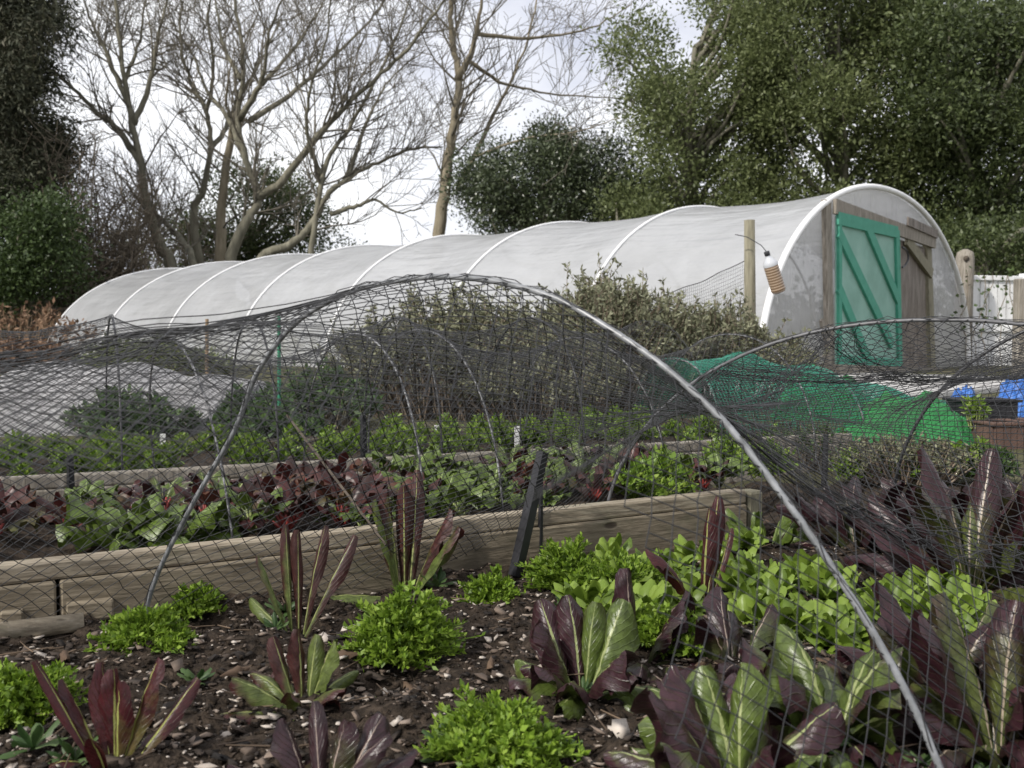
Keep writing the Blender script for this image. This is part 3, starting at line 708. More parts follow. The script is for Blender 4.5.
# crumpled bright green netting
def crumple(name, c, sx, sy, h, mat, label, cat_, seed):
    n = 70; X, Y = np.meshgrid(np.linspace(-1, 1, n), np.linspace(-1, 1, n)); r = np.sqrt(X**2+Y**2)+.5*vnoise(X*2+seed, Y*2, seed)
    Z = np.clip(1-r**2.2, -.2, 1)*(1+.5*vnoise(X*3, Y*3, seed+1)); Z = Z*h+.10*h*vnoise(X*11, Y*11, seed+2)*2+.06*h*(rng.random(X.shape)-.5)
    V = np.stack([c[0]+X*sx+.03*vnoise(X*9, Y*9, 4), c[1]+Y*sy, c[2]+Z], -1).reshape(-1, 3)
    i = np.arange(n-1)[:, None]*n+np.arange(n-1)[None]; Q = np.stack([i, i+1, i+n+1, i+n], -1).reshape(-1, 4)
    Zf = Z.ravel(); Q = Q[(Zf[Q] > -.12*h).any(1)]
    return tag(quads(name, V, Q, mat, smooth=True), label, cat_)
crumple('net_heap', at_z(905, 450, .02), .30, .30, .22, M['brightnet'], 'crumpled heap of bright green netting right of the green cloche', 'netting', 3)
crumple('net_heap', at_z(852, 436, .02)+np.array([0, .35, 0]), .30, .25, .27, M['brightnet'], 'smaller bright green net fold lying against the green cloche', 'netting', 8)

# pots, crate and sacks at the right edge
def crate(name, c, sx, sy, h, rz, mat, label, cat_, rim=.012):
    e = empty(name, tuple(c), rz); tag(e, label, cat_); m = MB()
    for x, y, w, d in ((0, -sy/2, sx, .012), (0, sy/2, sx, .012)): m.box((x, y, h/2), w, d, h, bev=.003)
    for x in (-sx/2, sx/2): m.box((x, 0, h/2), .012, sy-.013, h-.001, bev=.003)
    m.box((0, 0, .012), sx-.014, sy-.014, .012); m.build('body', mat, e)
    m = MB()
    for y in (-sy/2, sy/2): m.box((0, y, h+.004), sx+.03, .03, rim, bev=.003)
    for x in (-sx/2, sx/2): m.box((x, 0, h+.0035), .03, sy-.031, rim-.001, bev=.003)
    m.build('rim', mat, e); m = MB(); m.box((0, 0, h-.025), sx-.015, sy-.015, .02); m.build('compost', M['soil'], e); return e
pc = at(981, 425, 4.25); crate('plant_crate', (pc[0], pc[1], .05), .21, .18, .175, .12, M['blackplastic'], 'black plastic crate with a seedling standing behind the brown pots', 'crate')
pc = at(1000, 450, 3.95); crate('plant_trough', (pc[0], pc[1], .02), .15, .16, .135, .1, M['terracotta'], 'reddish brown trough in front of the black crate', 'planter')
pc = at(1045, 450, 3.95); crate('plant_trough', (pc[0]+.02, pc[1], .02), .15, .16, .14, .1, M['terracotta'], 'reddish brown trough cut by the right edge of the view', 'planter')
crumple('blue_sack', at(1012, 418, 4.75)*np.array([1, 1, 0])+np.array([.02, 0, .05]), .13, .13, .22, M['blueplastic'], 'blue plastic sack behind the black crate at the right edge', 'sack', 5)
crumple('blue_sack', at(962, 405, 4.9)*np.array([1, 1, 0])+np.array([.0, 0, .05]), .09, .10, .19, M['blueplastic'], 'small blue plastic sack showing left of the black crate', 'sack', 6)
# low fleece tunnel on the far left
f0 = at_z(-40, 446, .04); f1 = at_z(225, 442, .04); V = []; nn_, na_ = 50, 24
for j in range(nn_):
    t = j/(nn_-1); c = f0+(f1-f0)*t; hh = .36*(1-.18*sstep(.35, .8, np.array(t)))*(1+.05*math.sin(t*19)) * (1 if t < .93 else (1-t)/.07*.7+.3)
    for i in range(na_):
        th = math.pi*i/(na_-1); V.append((c[0]+.1*(1-math.cos(th)), c[1]+.45*(1-math.cos(th)), .0+hh*max(0, math.sin(th))**.75+.02*vnoise(np.array(t*14.), np.array(i*.5), 3)))
i = np.arange(nn_-1)[:, None]*na_+np.arange(na_-1)[None]; Q = np.stack([i, i+1, i+na_+1, i+na_], -1).reshape(-1, 4)
tag(quads('fleece_cloche', V, Q, M['fleece'], smooth=True), 'low row cloche covered in pale fleece on the left before the polytunnel', 'cloche')

# stakes and labels
def stake(p, q, w, label, mat=M['blackplastic'], name='stake', cat_='stake', group=None):
    p, q = np.array(p), np.array(q); m = MB(); m.tube([p, p*.5+q*.5, q], [w*.5, w*.5, w*.42], 4); return tag(m.build(name, mat), label, cat_, group)
g = at_z(515, 576, 0); stake(g, at(543, 452, g[1]+.05), .030, 'thick black stake leaning right in front of the timber edging')
g = at_z(540, 566, .0); stake(g, at(541, 480, g[1]+.01), .011, 'thin black stick upright beside the leaning black stake', name='stick', cat_='stick')
g = at_z(71, 499, BEDZ); stake(g, at(70, 455, g[1]), .020, 'short dark stake at the far left edge of the middle bed')
g = at_z(364, 457, .12); stake(g, at(363, 415, g[1]), .022, 'short dark stake in front of the rear lettuce row')
g = at_z(824, 488, .03); stake(g, at(826, 434, g[1]), .020, 'short dark stake left of the far radicchio')
g = at_z(390, 548, .10); stake(at(287, 415, g[1]+.3), at(386, 545, g[1]), .007, 'dark reddish stick leaning through the net above the middle bed', M['darkwood'], 'stick', 'stick')
for px, py, h, lab in ((437, 447, .075, 'white plant label left of the pale lettuces'), (517, 450, .08, 'white plant label in front of the sage bush'), (163, 452, .06, 'white plant label by the far left leaf rows')):
    g = at_z(px, py, .12); m = MB(); m.box((g[0], g[1], .12+h/2), .018, .003, h, .3, bev=.001); tag(m.build('plant_label', M['whitetag']), lab, 'plant label')
for px, py, d, top, lab, mt in ((207, 342, 6.3, 319, 'thin pale cane standing behind the left net before the tunnel', 'drystem'), (279, 400, 4.4, 316, 'green topped cane standing behind the tall hoop before the tunnel', 'green_twine')):
    p, q = at(px, 430, d), at(px, top, d); m = MB(); m.tube([(p[0], d, .0), (q[0], d, q[2])], .011 if d > 5 else .008, 6); tag(m.build('garden_cane', M[mt]), lab, 'cane')

# ------------------------------------------------------------------ salad plants
def leaf_grid(mb, base, az, el, curl, L, W, cup=.75, wave=.13, twist=0.0, nu=9, nv=15, wid=('r', .22, .62), side=0.0, mi=0, crk=.035):
    """one leaf blade: spine leaves the base at elevation el and bends by curl"""
    base = np.array(base, float); p = base.copy(); e = el; a = az; ph = random.random()*6.28
    V = []; uv = []; ph2 = random.random()*6.28; ph3 = random.random()*6.28
    if wid[0] == 'r':
        p0_, m_ = wid[1:]; vv_ = np.linspace(0, 1, nv+1); tt_ = np.clip(vv_/m_, 0, 1); ws_ = np.where(vv_ < m_, p0_+(1-p0_)*tt_*tt_*(3-2*tt_), np.sqrt(np.maximum(0, 1-((vv_-m_)/(1.025-m_))**2)))
    else: ws_ = np.interp(np.linspace(0, 1, nv+1), np.linspace(0, 1, len(wid)), wid)
    for j in range(nv+1):
        v = j/nv
        d = np.array([math.cos(a)*math.cos(e), math.sin(a)*math.cos(e), math.sin(e)])
        if j: p = p+d*L/nv
        s = np.array([-math.sin(a), math.cos(a), 0]); n = np.cross(d, s); n = -n if n[2] < 0 and e < 1.5 else n
        n = np.cross(d, s)*-1
        tw = twist*v; s2 = s*math.cos(tw)+n*math.sin(tw); n2 = -s*math.sin(tw)+n*math.cos(tw)
        w = W*float(ws_[j])
        jl, jr = random.uniform(.92, 1.06), random.uniform(.92, 1.06)
        for i in range(nu+1):
            u = (i/nu-.5)*(jl if i*2 < nu else jr)
            off = s2*(u*w*math.cos(cup*abs(u)*2))+n2*(abs(u)*w*math.sin(cup*abs(u)*2.2+cup*.3)*-1*(-1))
            ru = wave*W*math.sin(v*13+ph+u*4)*(abs(u)*2)**2*min(1, v*2)
            ru += crk*W*(math.sin(u*11+v*7+ph2)*math.sin(v*19-u*5+ph3)+.7*math.sin(u*21+ph3)*math.sin(v*33+ph2))*min(1, v*2.5)
            q = p+off+n2*ru; V.append(q); uv.append((i/nu, v))
        e -= curl/nv*(0.5+v); a += side/nv
    Fq = [(j*(nu+1)+i, j*(nu+1)+i+1, (j+1)*(nu+1)+i+1, (j+1)*(nu+1)+i) for j in range(nv) for i in range(nu)]
    mb.add(V, Fq, mi, uv)
def rosette(name, loc, mat, leaves, label, cat_, group=None, extra=None, sc=1.0):
    """leaves: (azimuth deg, elevation deg, curl, length, width)"""
    mb = MB()
    if extra: leaves = list(leaves)+rand_leaves(*extra[:3], (22, 70), (.5, 1.6), extra[3])
    for lf in leaves:
        az, el, cu, L, W = lf[:5]; kw = lf[5] if len(lf) > 5 else {}
        a = R(az); kw = dict(kw); kw.setdefault('twist', random.uniform(-.7, .7)); kw.setdefault('side', random.uniform(-.6, .6)); W = W*(1.14 if mat is M['rad_mix'] else 1); leaf_grid(mb, (.012*math.cos(a), .012*math.sin(a), -.01), a, R(el), cu, L, W, **kw)
    o = mb.build(name, mat, None, True); o.location = tuple(loc); o.scale = (sc, sc, sc); return tag(o, label, cat_, group)
def rand_leaves(n, L, W, el=(35, 85), curl=(.1, .9), seed=0, **kw):
    r = random.Random(seed); out = []
    for i in range(n):
        k = i/(n-1)
        out.append((i*137.5+r.uniform(-25, 25), el[0]+(el[1]-el[0])*k+r.uniform(-8, 8), r.uniform(*curl), L*r.uniform(.72, 1.1), W*r.uniform(.75, 1.15), dict(cup=r.uniform(.5, 1.15), wave=r.uniform(.08, .2), twist=r.uniform(-.8, .8), side=r.uniform(-.7, .7), **kw)))
    return out
LONG = ('r', .25, .6)
STRAP = ('r', .30, .66)
gp = lambda px, py: at_z(px, py, 0.0)+np.array([0, 0, .0])
rosette('radicchio_plant', gp(582, 690), M['rad_mix'], [(150, 66, .3, .155, .070), (100, 80, .3, .15, .062), (20, 70, .25, .155, .075), (200, 40, .9, .11, .055), (-60, 60, .4, .12, .065), (-110, 48, .7, .11, .06), (60, 84, .2, .14, .05), (170, 74, .3, .13, .055), (-20, 30, .9, .14, .06), (-150, 55, .6, .10, .05)],
        'red and green radicchio with two broad upright leaves left of the pipe hoop', 'radicchio', extra=(7, .13, .058, 201), sc=.93)
rosette('radicchio_plant', gp(638, 662), M['rad_dark'], [(120, 84, .1, .150, .052), (20, 66, .2, .135, .062), (-40, 22, .7, .16, .06), (-80, 20, 1.0, .14, .06), (200, 40, .6, .10, .05), (-10, 15, 1.1, .17, .055)],
        'dark purple radicchio with one pointed upright leaf and sprawling lower leaves', 'radicchio', extra=(6, .13, .055, 202))
rosette('radicchio_plant', gp(742, 790)+np.array([0, -.0, 0]), M['rad_mix'], [(178, 62, .35, .17, .072), (150, 70, .3, .16, .070), (110, 72, .4, .15, .075), (215, 52, .5, .145, .075), (-95, 64, .5, .135, .075), (60, 62, .5, .16, .07), (-50, 55, .6, .13, .072), (20, 55, .5, .15, .07), (250, 46, .7, .12, .065), (-20, 40, .9, .13, .06), (90, 85, .3, .15, .06)],
        'big green leaved radicchio at the bottom beside the foot of the pipe hoop', 'radicchio', extra=(12, .15, .07, 203), sc=.95)
rosette('radicchio_plant', gp(835, 742), M['rad_mix'], rand_leaves(20, .165, .076, (25, 84), (.3, 1.4), 5), 'broad glossy green radicchio with purple tips under the pipe hoop', 'radicchio')
rosette('radicchio_plant', gp(735, 665), M['rad_dark'], rand_leaves(15, .13, .058, (20, 80), (.4, 1.5), 9), 'small dark purple radicchio just left of the pipe hoop', 'radicchio')
rosette('radicchio_plant', gp(1000, 752), M['rad_red'], [(135, 62, .3, .24, .062), (160, 70, .2, .20, .07), (100, 74, .3, .20, .08), (60, 80, .3, .19, .07), (190, 45, .5, .17, .06), (-100, 60, .4, .16, .06), (20, 70, .3, .2, .07), (-60, 50, .5, .15, .06), (230, 40, .6, .15, .055), (80, 60, .5, .18, .08)],
        'tall purple radicchio with long arching leaves at the bottom right corner', 'radicchio', extra=(11, .17, .068, 204))
rosette('radicchio_plant', gp(948, 700), M['rad_red'], rand_leaves(18, .17, .066, (25, 82), (.3, 1.3), 13), 'purple radicchio filling the gap right of the pipe hoop foot', 'radicchio')
rosette('radicchio_plant', gp(858, 552), M['rad_dark'], rand_leaves(20, .22, .072, (28, 86), (.2, 1.3), 21), 'dark radicchio clump left of the two far plants on the right', 'radicchio')
rosette('radicchio_plant', gp(972, 592), M['rad_red'], rand_leaves(20, .29, .080, (32, 87), (.1, 1.1), 33), 'tallest purple radicchio on the right with pale midribs', 'radicchio')
rosette('radicchio_plant', gp(935, 560), M['rad_dark'], rand_leaves(18, .24, .070, (28, 85), (.2, 1.2), 34), 'dark radicchio with narrow upright leaves behind the tallest one', 'radicchio')
rosette('radicchio_plant', gp(1022, 532), M['rad_dark'], rand_leaves(15, .20, .07, (35, 82), (.2, .8), 41), 'far dark radicchio at the right edge below the brown troughs', 'radicchio')
sl = dict(wid=STRAP, cup=.55, wave=.06)
rosette('red_endive_plant', gp(112, 776), M['dandelion'], [(120, 78, .15, .165, .040, sl), (95, 84, .1, .155, .044, sl), (60, 72, .1, .175, .046, sl), (150, 66, .15, .16, .034, sl), (178, 64, .1, .20, .022, sl), (25, 52, .15, .17, .032, sl), (80, 88, .1, .14, .04, sl), (-90, 70, .3, .10, .03, sl)],
        'red narrow leaved endive with yellow green midribs at bottom left', 'endive', extra=(5, .11, .03, 205), sc=.80)
rosette('red_endive_plant', gp(303, 706), M['endive'], [(160, 72, .1, .125, .036, sl), (110, 86, .1, .13, .038, sl), (30, 76, .2, .12, .045, sl), (190, 42, .3, .12, .05, sl), (-30, 40, .5, .10, .045, sl), (-90, 60, .6, .08, .04, sl), (60, 84, .2, .12, .035, sl), (-140, 20, .4, .14, .035, sl), (0, 16, .3, .12, .03, sl)],
        'speckled red and green endive in the middle of the bare soil at left', 'endive', extra=(7, .11, .038, 206), sc=.84)
rosette('dark_endive_plant', gp(322, 800), M['rad_dark'], [(150, 66, .2, .11, .045, sl), (110, 74, .3, .12, .03, sl), (60, 80, .2, .10, .045, sl), (20, 60, .3, .12, .05, sl), (200, 50, .6, .12, .05, sl), (0, 42, .5, .12, .045, sl), (-90, 50, .6, .09, .05, sl)],
        'dark purple endive cut by the bottom edge of the view', 'endive', extra=(6, .11, .04, 207), sc=.9)
tl_ = dict(wid=('r', .34, .72), cup=.7, wave=.08)
rosette('bolting_endive', gp(297, 632), M['endive'], [(140, 84, .05, .19, .026, tl_), (90, 87, .05, .18, .028, tl_), (50, 78, .1, .19, .030, tl_), (20, 64, .15, .19, .032, tl_), (190, 74, .2, .15, .022, tl_), (160, 35, .4, .12, .03, tl_)], 'tall narrow endive with four upright leaves against the timber edging', 'endive')
rosette('bolting_endive', gp(405, 594), M['endive'], [(150, 84, .05, .20, .05, tl_), (100, 88, .05, .22, .046, tl_), (60, 80, .1, .25, .040, tl_), (20, 70, .15, .19, .048, tl_), (0, 62, .2, .17, .048, tl_), (180, 80, .1, .2, .03, tl_), (185, 12, .3, .15, .045, tl_)], 'tall green endive with a red crinkled top in front of the edging', 'endive')
rosette('bolting_endive', gp(704, 606), M['dandelion'], [(60, 74, .05, .215, .042, tl_), (80, 82, .1, .19, .040, tl_), (170, 70, .9, .15, .045, tl_), (30, 70, .1, .16, .020, tl_), (200, 60, .4, .12, .03, tl_), (-20, 12, .2, .13, .02, tl_)], 'tall bronze red endive leaf in the pale salad patch beside the end of the edging', 'endive')
rosette('bolting_endive', gp(770, 548), M['chard'], rand_leaves(9, .13, .04, (40, 85), (.1, .6), 55, wid=tl_['wid']), 'small leafy green plant at the end of the timber edging', 'salad plant')

# curly endive clumps
def frisee_mesh(name, rx, ry, h, n, seed, mat, leafL=.0105, lobes=20):
    r = np.random.default_rng(seed); parts = []
    az = r.random(n)*6.283; rr = np.sqrt(r.random(n)); rm = 1+.55*vnoise(np.cos(az)*1.6+seed*7, np.sin(az)*1.6, seed)*2*.6+.12*r.normal(0, 1, n); tipx = rx*rr*rm*np.cos(az); tipy = ry*rr*rm*np.sin(az); tipz = h*np.sqrt(np.maximum(.05, 1-rr**2*.95))*(.62+.55*r.random(n))*(1+.9*vnoise(tipx/rx*2.2+seed*3, tipy/ry*2.2, seed+9))
    P0 = np.stack([tipx*.12, tipy*.12, np.zeros(n)], -1); P2 = np.stack([tipx, tipy, tipz], -1); P1_ = np.stack([tipx*.55, tipy*.55, tipz*1.0], -1)
    A = []; B = []; prev = P0
    for k in range(1, 5):
        t = k/4; p = P0*(1-t)**2+2*P1_*t*(1-t)+P2*t*t; A.append(prev); B.append(p); prev = p
    parts.append(prisms(np.concatenate(A), np.concatenate(B), .0015, .0012, 3))
    for k in range(lobes):
        t = .35+.65*k/(lobes-1)+r.normal(0, .03, n); t = np.clip(t, 0, 1)[:, None]; p = P0*(1-t)**2+2*P1_*t*(1-t)+P2*t*t
        D = r.normal(0, 1, (n, 3)); D[:, 2] += .55; out = P2-P0; D += out/np.linalg.norm(out, axis=1)[:, None]*.8; N = r.normal(0, 1, (n, 3)); N[:, 2] += .8
        L = leafL*r.uniform(.6, 1.35, n); parts.append(rhombi(p, D, N, L, L*r.uniform(.34, .62, n)))
    V, Q = cat(parts); return quads(name, V, Q, mat, smooth=False)
def clump(px, py, wpx, hpx, label, seed, mat='frisee', name='curly_endive', n=330, cat_='curly endive'):
    g = at_z(px, py, 0.0); d = g[1]; rx = wpx/2*d/F; h = hpx*d/F*.72
    o = frisee_mesh(name, rx, rx*.85, h, n, seed, M[mat]); o.location = (g[0], g[1]+rx*.3, -.002); return tag(o, label, cat_)
clump(398, 668, 125, 82, 'round bright green curly endive in the middle of the bare soil', 1)
clump(140, 657, 100, 52, 'bright curly endive in front of the timber offcut at left', 2, n=280)
clump(192, 616, 60, 34, 'small curly endive close against the timber edging', 3, n=170)
clump(15, 728, 110, 66, 'bright curly endive at the left edge of the view', 4)
clump(492, 775, 160, 74, 'wide curly endive cut by the bottom edge of the view', 5, n=430)
clump(490, 607, 66, 40, 'small curly endive between the tall green endive and the black stake', 6, n=180)
clump(672, 658, 80, 66, 'curly endive behind the dark purple radicchio', 7, n=250)
clump(620, 600, 110, 62, 'leafy bright salad clump right of the black stake', 8, n=210)
clump(566, 592, 80, 60, 'bright frilly salad clump at the foot of the black stake', 9, n=180)
# corn salad rosettes
def corn_proto(seed, L=.055, W=.032, n=15, mat='corn', wid=('r', .28, .62)):
    mb = MB(); r = random.Random(seed)
    for i in range(n):
        leaf_grid(mb, (0, 0, 0), R(i*137.5+r.uniform(-20, 20)), R(15+65*i/n+r.uniform(-8, 8)), r.uniform(.2, .9), L*r.uniform(.7, 1.15), W*r.uniform(.8, 1.15), cup=.4, wave=.08, nu=4, nv=6, wid=wid)
    return mb.build('corn_salad', M[mat], None, True)
protos = [corn_proto(k) for k in range(4)]
def scatter(protos, spots, label, cat_, group, smin=.8, smax=1.25, zf=None, used=set()):
    for i, (x, y) in enumerate(spots):
        p = protos[i % len(protos)]
        if p.name in used: o = p.copy(); col.objects.link(o)
        else: o = p; used.add(p.name)
        s = random.uniform(smin, smax); o.location = (x, y, (zf(x, y) if zf else fz(x, y)+.004)); o.scale = (s, s, s*random.uniform(.9, 1.2)); o.rotation_euler = (random.uniform(-.12, .12), random.uniform(-.12, .12), random.random()*6.28)
        tag(o, label, cat_, group)
def spots_px(poly_, n, z=0.0, mind=14):
    xs = [p[0] for p in poly_]; ys = [p[1] for p in poly_]; out = []; px_ = []; tries = 0
    def inside(x, y):
        c = False; j = len(poly_)-1
        for i in range(len(poly_)):
            if (poly_[i][1] > y) != (poly_[j][1] > y) and x < (poly_[j][0]-poly_[i][0])*(y-poly_[i][1])/(poly_[j][1]-poly_[i][1])+poly_[i][0]: c = not c
            j = i
        return c
    while len(out) < n and tries < 20000:
        tries += 1; x, y = random.uniform(min(xs), max(xs)), random.uniform(min(ys), max(ys))
        if inside(x, y) and all((x-a)**2+(2*(y-b_))**2 > mind**2 for a, b_ in px_):
            px_.append((x, y)); g = at_z(x, y, z); out.append((g[0], g[1]))
    return out
scatter(protos, spots_px([(560, 572), (745, 555), (760, 585), (690, 612), (600, 640), (560, 610)], 42, 0, 15), 'round leaved corn salad seedling in the patch left of the pipe hoop', 'corn salad', 'corn salad left of the hoop')
scatter(protos, spots_px([(720, 585), (800, 575), (960, 600), (975, 655), (800, 655), (740, 630)], 60, 0, 15), 'round leaved corn salad seedling in the patch under the pipe hoop', 'corn salad', 'corn salad under the hoop')
scatter(protos, spots_px([(885, 560), (900, 525), (1050, 515), (1060, 565), (960, 575)], 40, 0, 12), 'round leaved corn salad seedling among the far radicchio on the right', 'corn salad', 'corn salad on the right')
wp = [corn_proto(40+k, .03, .012, 9, 'weed', LONG) for k in range(2)]
for w in wp: w.name = 'weed_seedling'; w.data.name = 'weed_seedling'
scatter(wp, [front_region() for _ in range(55)], 'tiny green weed seedling on the dark soil of the front bed', 'weed', 'weed seedlings', .6, 1.4)

M['deadleaf'] = leafy('withered_leaf', [(.05, .03, .02), (.11, .07, .045), (.20, .14, .085)], .1, .8, 30, .5)
dl = []
for k in range(3):
    mb = MB(); leaf_grid(mb, (-.02, 0, .004), 0, R(18), .9, .05, .024, cup=.9, wave=.3, twist=random.uniform(-1, 1), nu=5, nv=7, wid=('r', .15, .5), crk=.12); dl.append(mb.build('withered_leaf', M['deadleaf'], None, True))
scatter(dl, [front_region() for _ in range(60)], 'withered brown leaf lying on the dark soil of the front bed', 'dead leaf', 'withered leaves on the front bed', .5, 1.2)

# ------------------------------------------------------------------ leaf rows of the middle and rear beds
def chard_proto(name, n, L, W, bl, st, seed, el=(40, 82)):
    e = empty(name); mb = MB(); sb = MB(); r = random.Random(seed)
    for i in range(n):
        a = R(i*137.5+r.uniform(-25, 25)); el_ = R(el[0]+(el[1]-el[0])*i/n+r.uniform(-8, 8)); sl_ = L*r.uniform(.35, .6)
        p0 = np.array([0, 0, -.01]); p1 = p0+np.array([math.cos(a)*math.cos(el_), math.sin(a)*math.cos(el_), math.sin(el_)])*sl_
        sb.tube([p0, (p0+p1)/2, p1], [.005, .0042, .003], 5)
        leaf_grid(mb, p1, a, el_-.1, r.uniform(.5, 1.5), L*r.uniform(.55, .9), W*r.uniform(.75, 1.15), cup=.5, wave=.2, twist=r.uniform(-.5, .5), nu=5, nv=7, wid=('r', .25, .5))
    mb.build('leaves', bl, e, True); sb.build('stalks', st, e, True); return e
CP = {'red': [chard_proto('red_chard', 13, .11, .05, M['redchard'], M['redstalk'], 60+k) for k in range(2)],
      'green': [chard_proto('green_chard', 13, .12, .065, M['chard'], M['greenstalk'], 70+k) for k in range(2)],
      'mix': [chard_proto('mixed_chard', 13, .115, .05, M['rad_mix'], M['redstalk'], 80+k) for k in range(2)]}
used2 = set()
def row(kind, spots, z, label, cat_, group, smin=.8, smax=1.2):
    for i, (x, y) in enumerate(spots):
        p = CP[kind][i % 2]; o = p if p.name not in used2 else copy_tree(p); used2.add(p.name)
        s = random.uniform(smin, smax); o.location = (x, y, z); o.scale = (s, s, s); o.rotation_euler = (0, 0, random.random()*6.28); tag(o, label, cat_, group)
def bed_spot(a, c): p = P1a+u1*a+n1*(.05+c); return p[0], p[1]
red = [bed_spot(a+random.uniform(-.04, .04), c) for a in np.arange(-.5, 1.8, .13) for c in (.16, .34, .52) if random.random() < .42]
green = [bed_spot(a+random.uniform(-.05, .05), c) for a in np.arange(-.6, 1.8, .14) for c in (.08, .18, .66) if random.random() < (.42 if c < .2 else .6)]+[bed_spot(a+random.uniform(-.05, .05), c) for a in np.arange(1.0, 1.75, .13) for c in (.3, .45, .75)]
mixd = [bed_spot(a+random.uniform(-.05, .05), c) for a in np.arange(-.5, 1.75, .2) for c in (.42, .60) if random.random() < .6]
row('red', red, BEDZ, 'red leaved chard in the middle bed under the net', 'chard', 'red chard of the middle bed', .7, 1.05)
row('green', green, BEDZ, 'green leaved chard in the middle bed under the net', 'chard', 'green chard of the middle bed', .45, .9)
row('mix', mixd, BEDZ, 'red veined green beet leaves in the middle bed under the net', 'beet', 'beet plants of the middle bed', .7, 1.0)
# two big pale leaved plants near the left end
for px, py, lab, sd in ((100, 552, 'large pale green cabbage like plant near the left end of the edging', 3), (160, 548, 'pale green plant with one long drooping leaf behind the edging', 6)):
    g = at_z(px, py, BEDZ); rosette('leafy_green', (g[0], g[1]+.10, BEDZ), M['chard'], rand_leaves(9, .15, .075, (25, 75), (.5, 1.5), sd), lab, 'leafy green')
for i, (px, py) in enumerate(((640, 505), (665, 500), (770, 480), (735, 470))):
    g = at_z(px, py, BEDZ); o = frisee_mesh('round_lettuce', .085, .08, .09, 120, 90+i, M['lettuce'], .022, 7); o.location = (g[0], g[1]+.06, BEDZ)
    tag(o, ['round pale lettuce just behind the right end of the edging', 'small pale lettuce touching the right end of the edging', 'pale lettuce beyond the end of the edging', 'pale lettuce seen through the hoop near its right leg'][i], 'lettuce')
def let_proto(seed, mat, nm):
    o = frisee_mesh(nm, .075, .07, .085, 110, seed, M[mat], .024, 7); return o
lp = [let_proto(110+k, 'lettuce', 'lettuce') for k in range(3)]
rear = []
for a in np.arange(-1.9, 2.5, .125):
    for c in (.16, .36, .58):
        if random.random() < .8:
            p = P1a+u1*a+n1*(1.0+c+random.uniform(-.03, .03)); rear.append((p[0], p[1]))
scatter(lp, rear, 'pale green lettuce in the rear bed behind the grey board', 'lettuce', 'lettuces of the rear bed', .5, .95, zf=lambda x, y: .105)
dk = [let_proto(120+k, 'weed', 'spinach_plant') for k in range(2)]
dsp = [(p[0], p[1]) for p in [at_z(px, py, .07) for px, py in ((120, 441), (150, 440), (235, 437), (262, 440), (285, 436), (310, 440), (270, 430), (300, 428))]]
scatter(dk, dsp, 'dark green leafy plant on the left between the fleece cloche and the lettuces', 'leafy green', 'dark leafy greens at left', 1.2, 1.8, zf=lambda x, y: .06)
rr_ = [(p[0], p[1]) for p in [at_z(px, py, .06) for px, py in ((745, 458), (775, 450), (800, 452), (690, 455), (720, 448), (850, 470), (880, 462), (910, 470), (940, 462), (970, 468), (1000, 470))]]
scatter([let_proto(130, 'weed', 'herb_plant'), let_proto(131, 'lettuce', 'herb_plant')], rr_, 'small green herb in front of the green net cloche', 'herb', 'herbs before the green cloche', .8, 1.3, zf=lambda x, y: .03)

# ------------------------------------------------------------------ shrubs
def bush(name, c, rx, ry, h, nst, label, seed, leafm='sage', stemm='sagestem', leafL=.033, tall=.15, nl=9, upright=.6, cat_='bush', low=.25):
    r = np.random.default_rng(seed); e = empty(name, tuple(c)); tag(e, label, cat_)
    az = r.random(nst)*6.283; rr = np.sqrt(r.random(nst)); bx = rx*.75*rr*np.cos(az); by = ry*.75*rr*np.sin(az)
    H = h*np.sqrt(np.maximum(.16, 1-rr**2*.8))*(.80+.24*r.random(nst))*(1+.18*vnoise(bx*2.5/rx+seed, by*2.5/ry, seed)*2); lean = (1-upright)
    P0 = np.stack([bx*.75, by*.75, np.zeros(nst)], -1); P2 = np.stack([bx*(1+lean*.5)+r.normal(0, .05*h, nst), by*(1+lean*.5)+r.normal(0, .05*h, nst), H], -1)
    pm = (P0+P2)/2+r.normal(0, .04*h, (nst, 3)); A = np.concatenate([P0, pm]); B = np.concatenate([pm, P2])
    parts = [prisms(A, B, np.concatenate([np.full(nst, .0055), np.full(nst, .0035)]), np.concatenate([np.full(nst, .0035), np.full(nst, .0018)]), 3)]
    # side twigs
    k = nst*2; idx = r.integers(0, nst, k); t = r.uniform(.35, .95, k)[:, None]; p = pm[idx]*(1-t)+P2[idx]*t; d = r.normal(0, 1, (k, 3)); d[:, 2] = np.abs(d[:, 2])+.7; d /= np.linalg.norm(d, axis=1)[:, None]
    q = p+d*(h*.16*r.uniform(.4, 1.3, k))[:, None]; parts.append(prisms(p, q, .0022, .0012, 3))
    V, Q = cat(parts); quads('stems', V, Q, M[stemm], e)
    lp_ = []
    base = np.concatenate([P2[np.repeat(np.arange(nst), nl)], q[np.repeat(np.arange(k), nl//2)]]); org = np.concatenate([pm[np.repeat(np.arange(nst), nl)], p[np.repeat(np.arange(k), nl//2)]])
    n = len(base); t = (r.random(n)**.6)[:, None]; t = np.maximum(t, low); P = org*(1-t)+base*t; D = r.normal(0, 1, (n, 3)); D[:, 2] += .6; N = r.normal(0, 1, (n, 3)); L = leafL*r.uniform(.55, 1.3, n)
    V, Q = rhombi(P, D, N, L, L*.38); quads('foliage', V, Q, M[leafm], e); return e
c = at(450, 430, 5.3); bush('sage_bush', (c[0], c[1], .07),   .72, .55, .66, 380, 'broad grey green sage bush with brown stems left of the tall one', 1, nl=26)
c = at(600, 430, 5.5); bush('sage_bush', (c[0], c[1], .07), .70, .55, .80, 420, 'tallest sage bush, with brown upright stems, in front of the polytunnel', 2, nl=26)
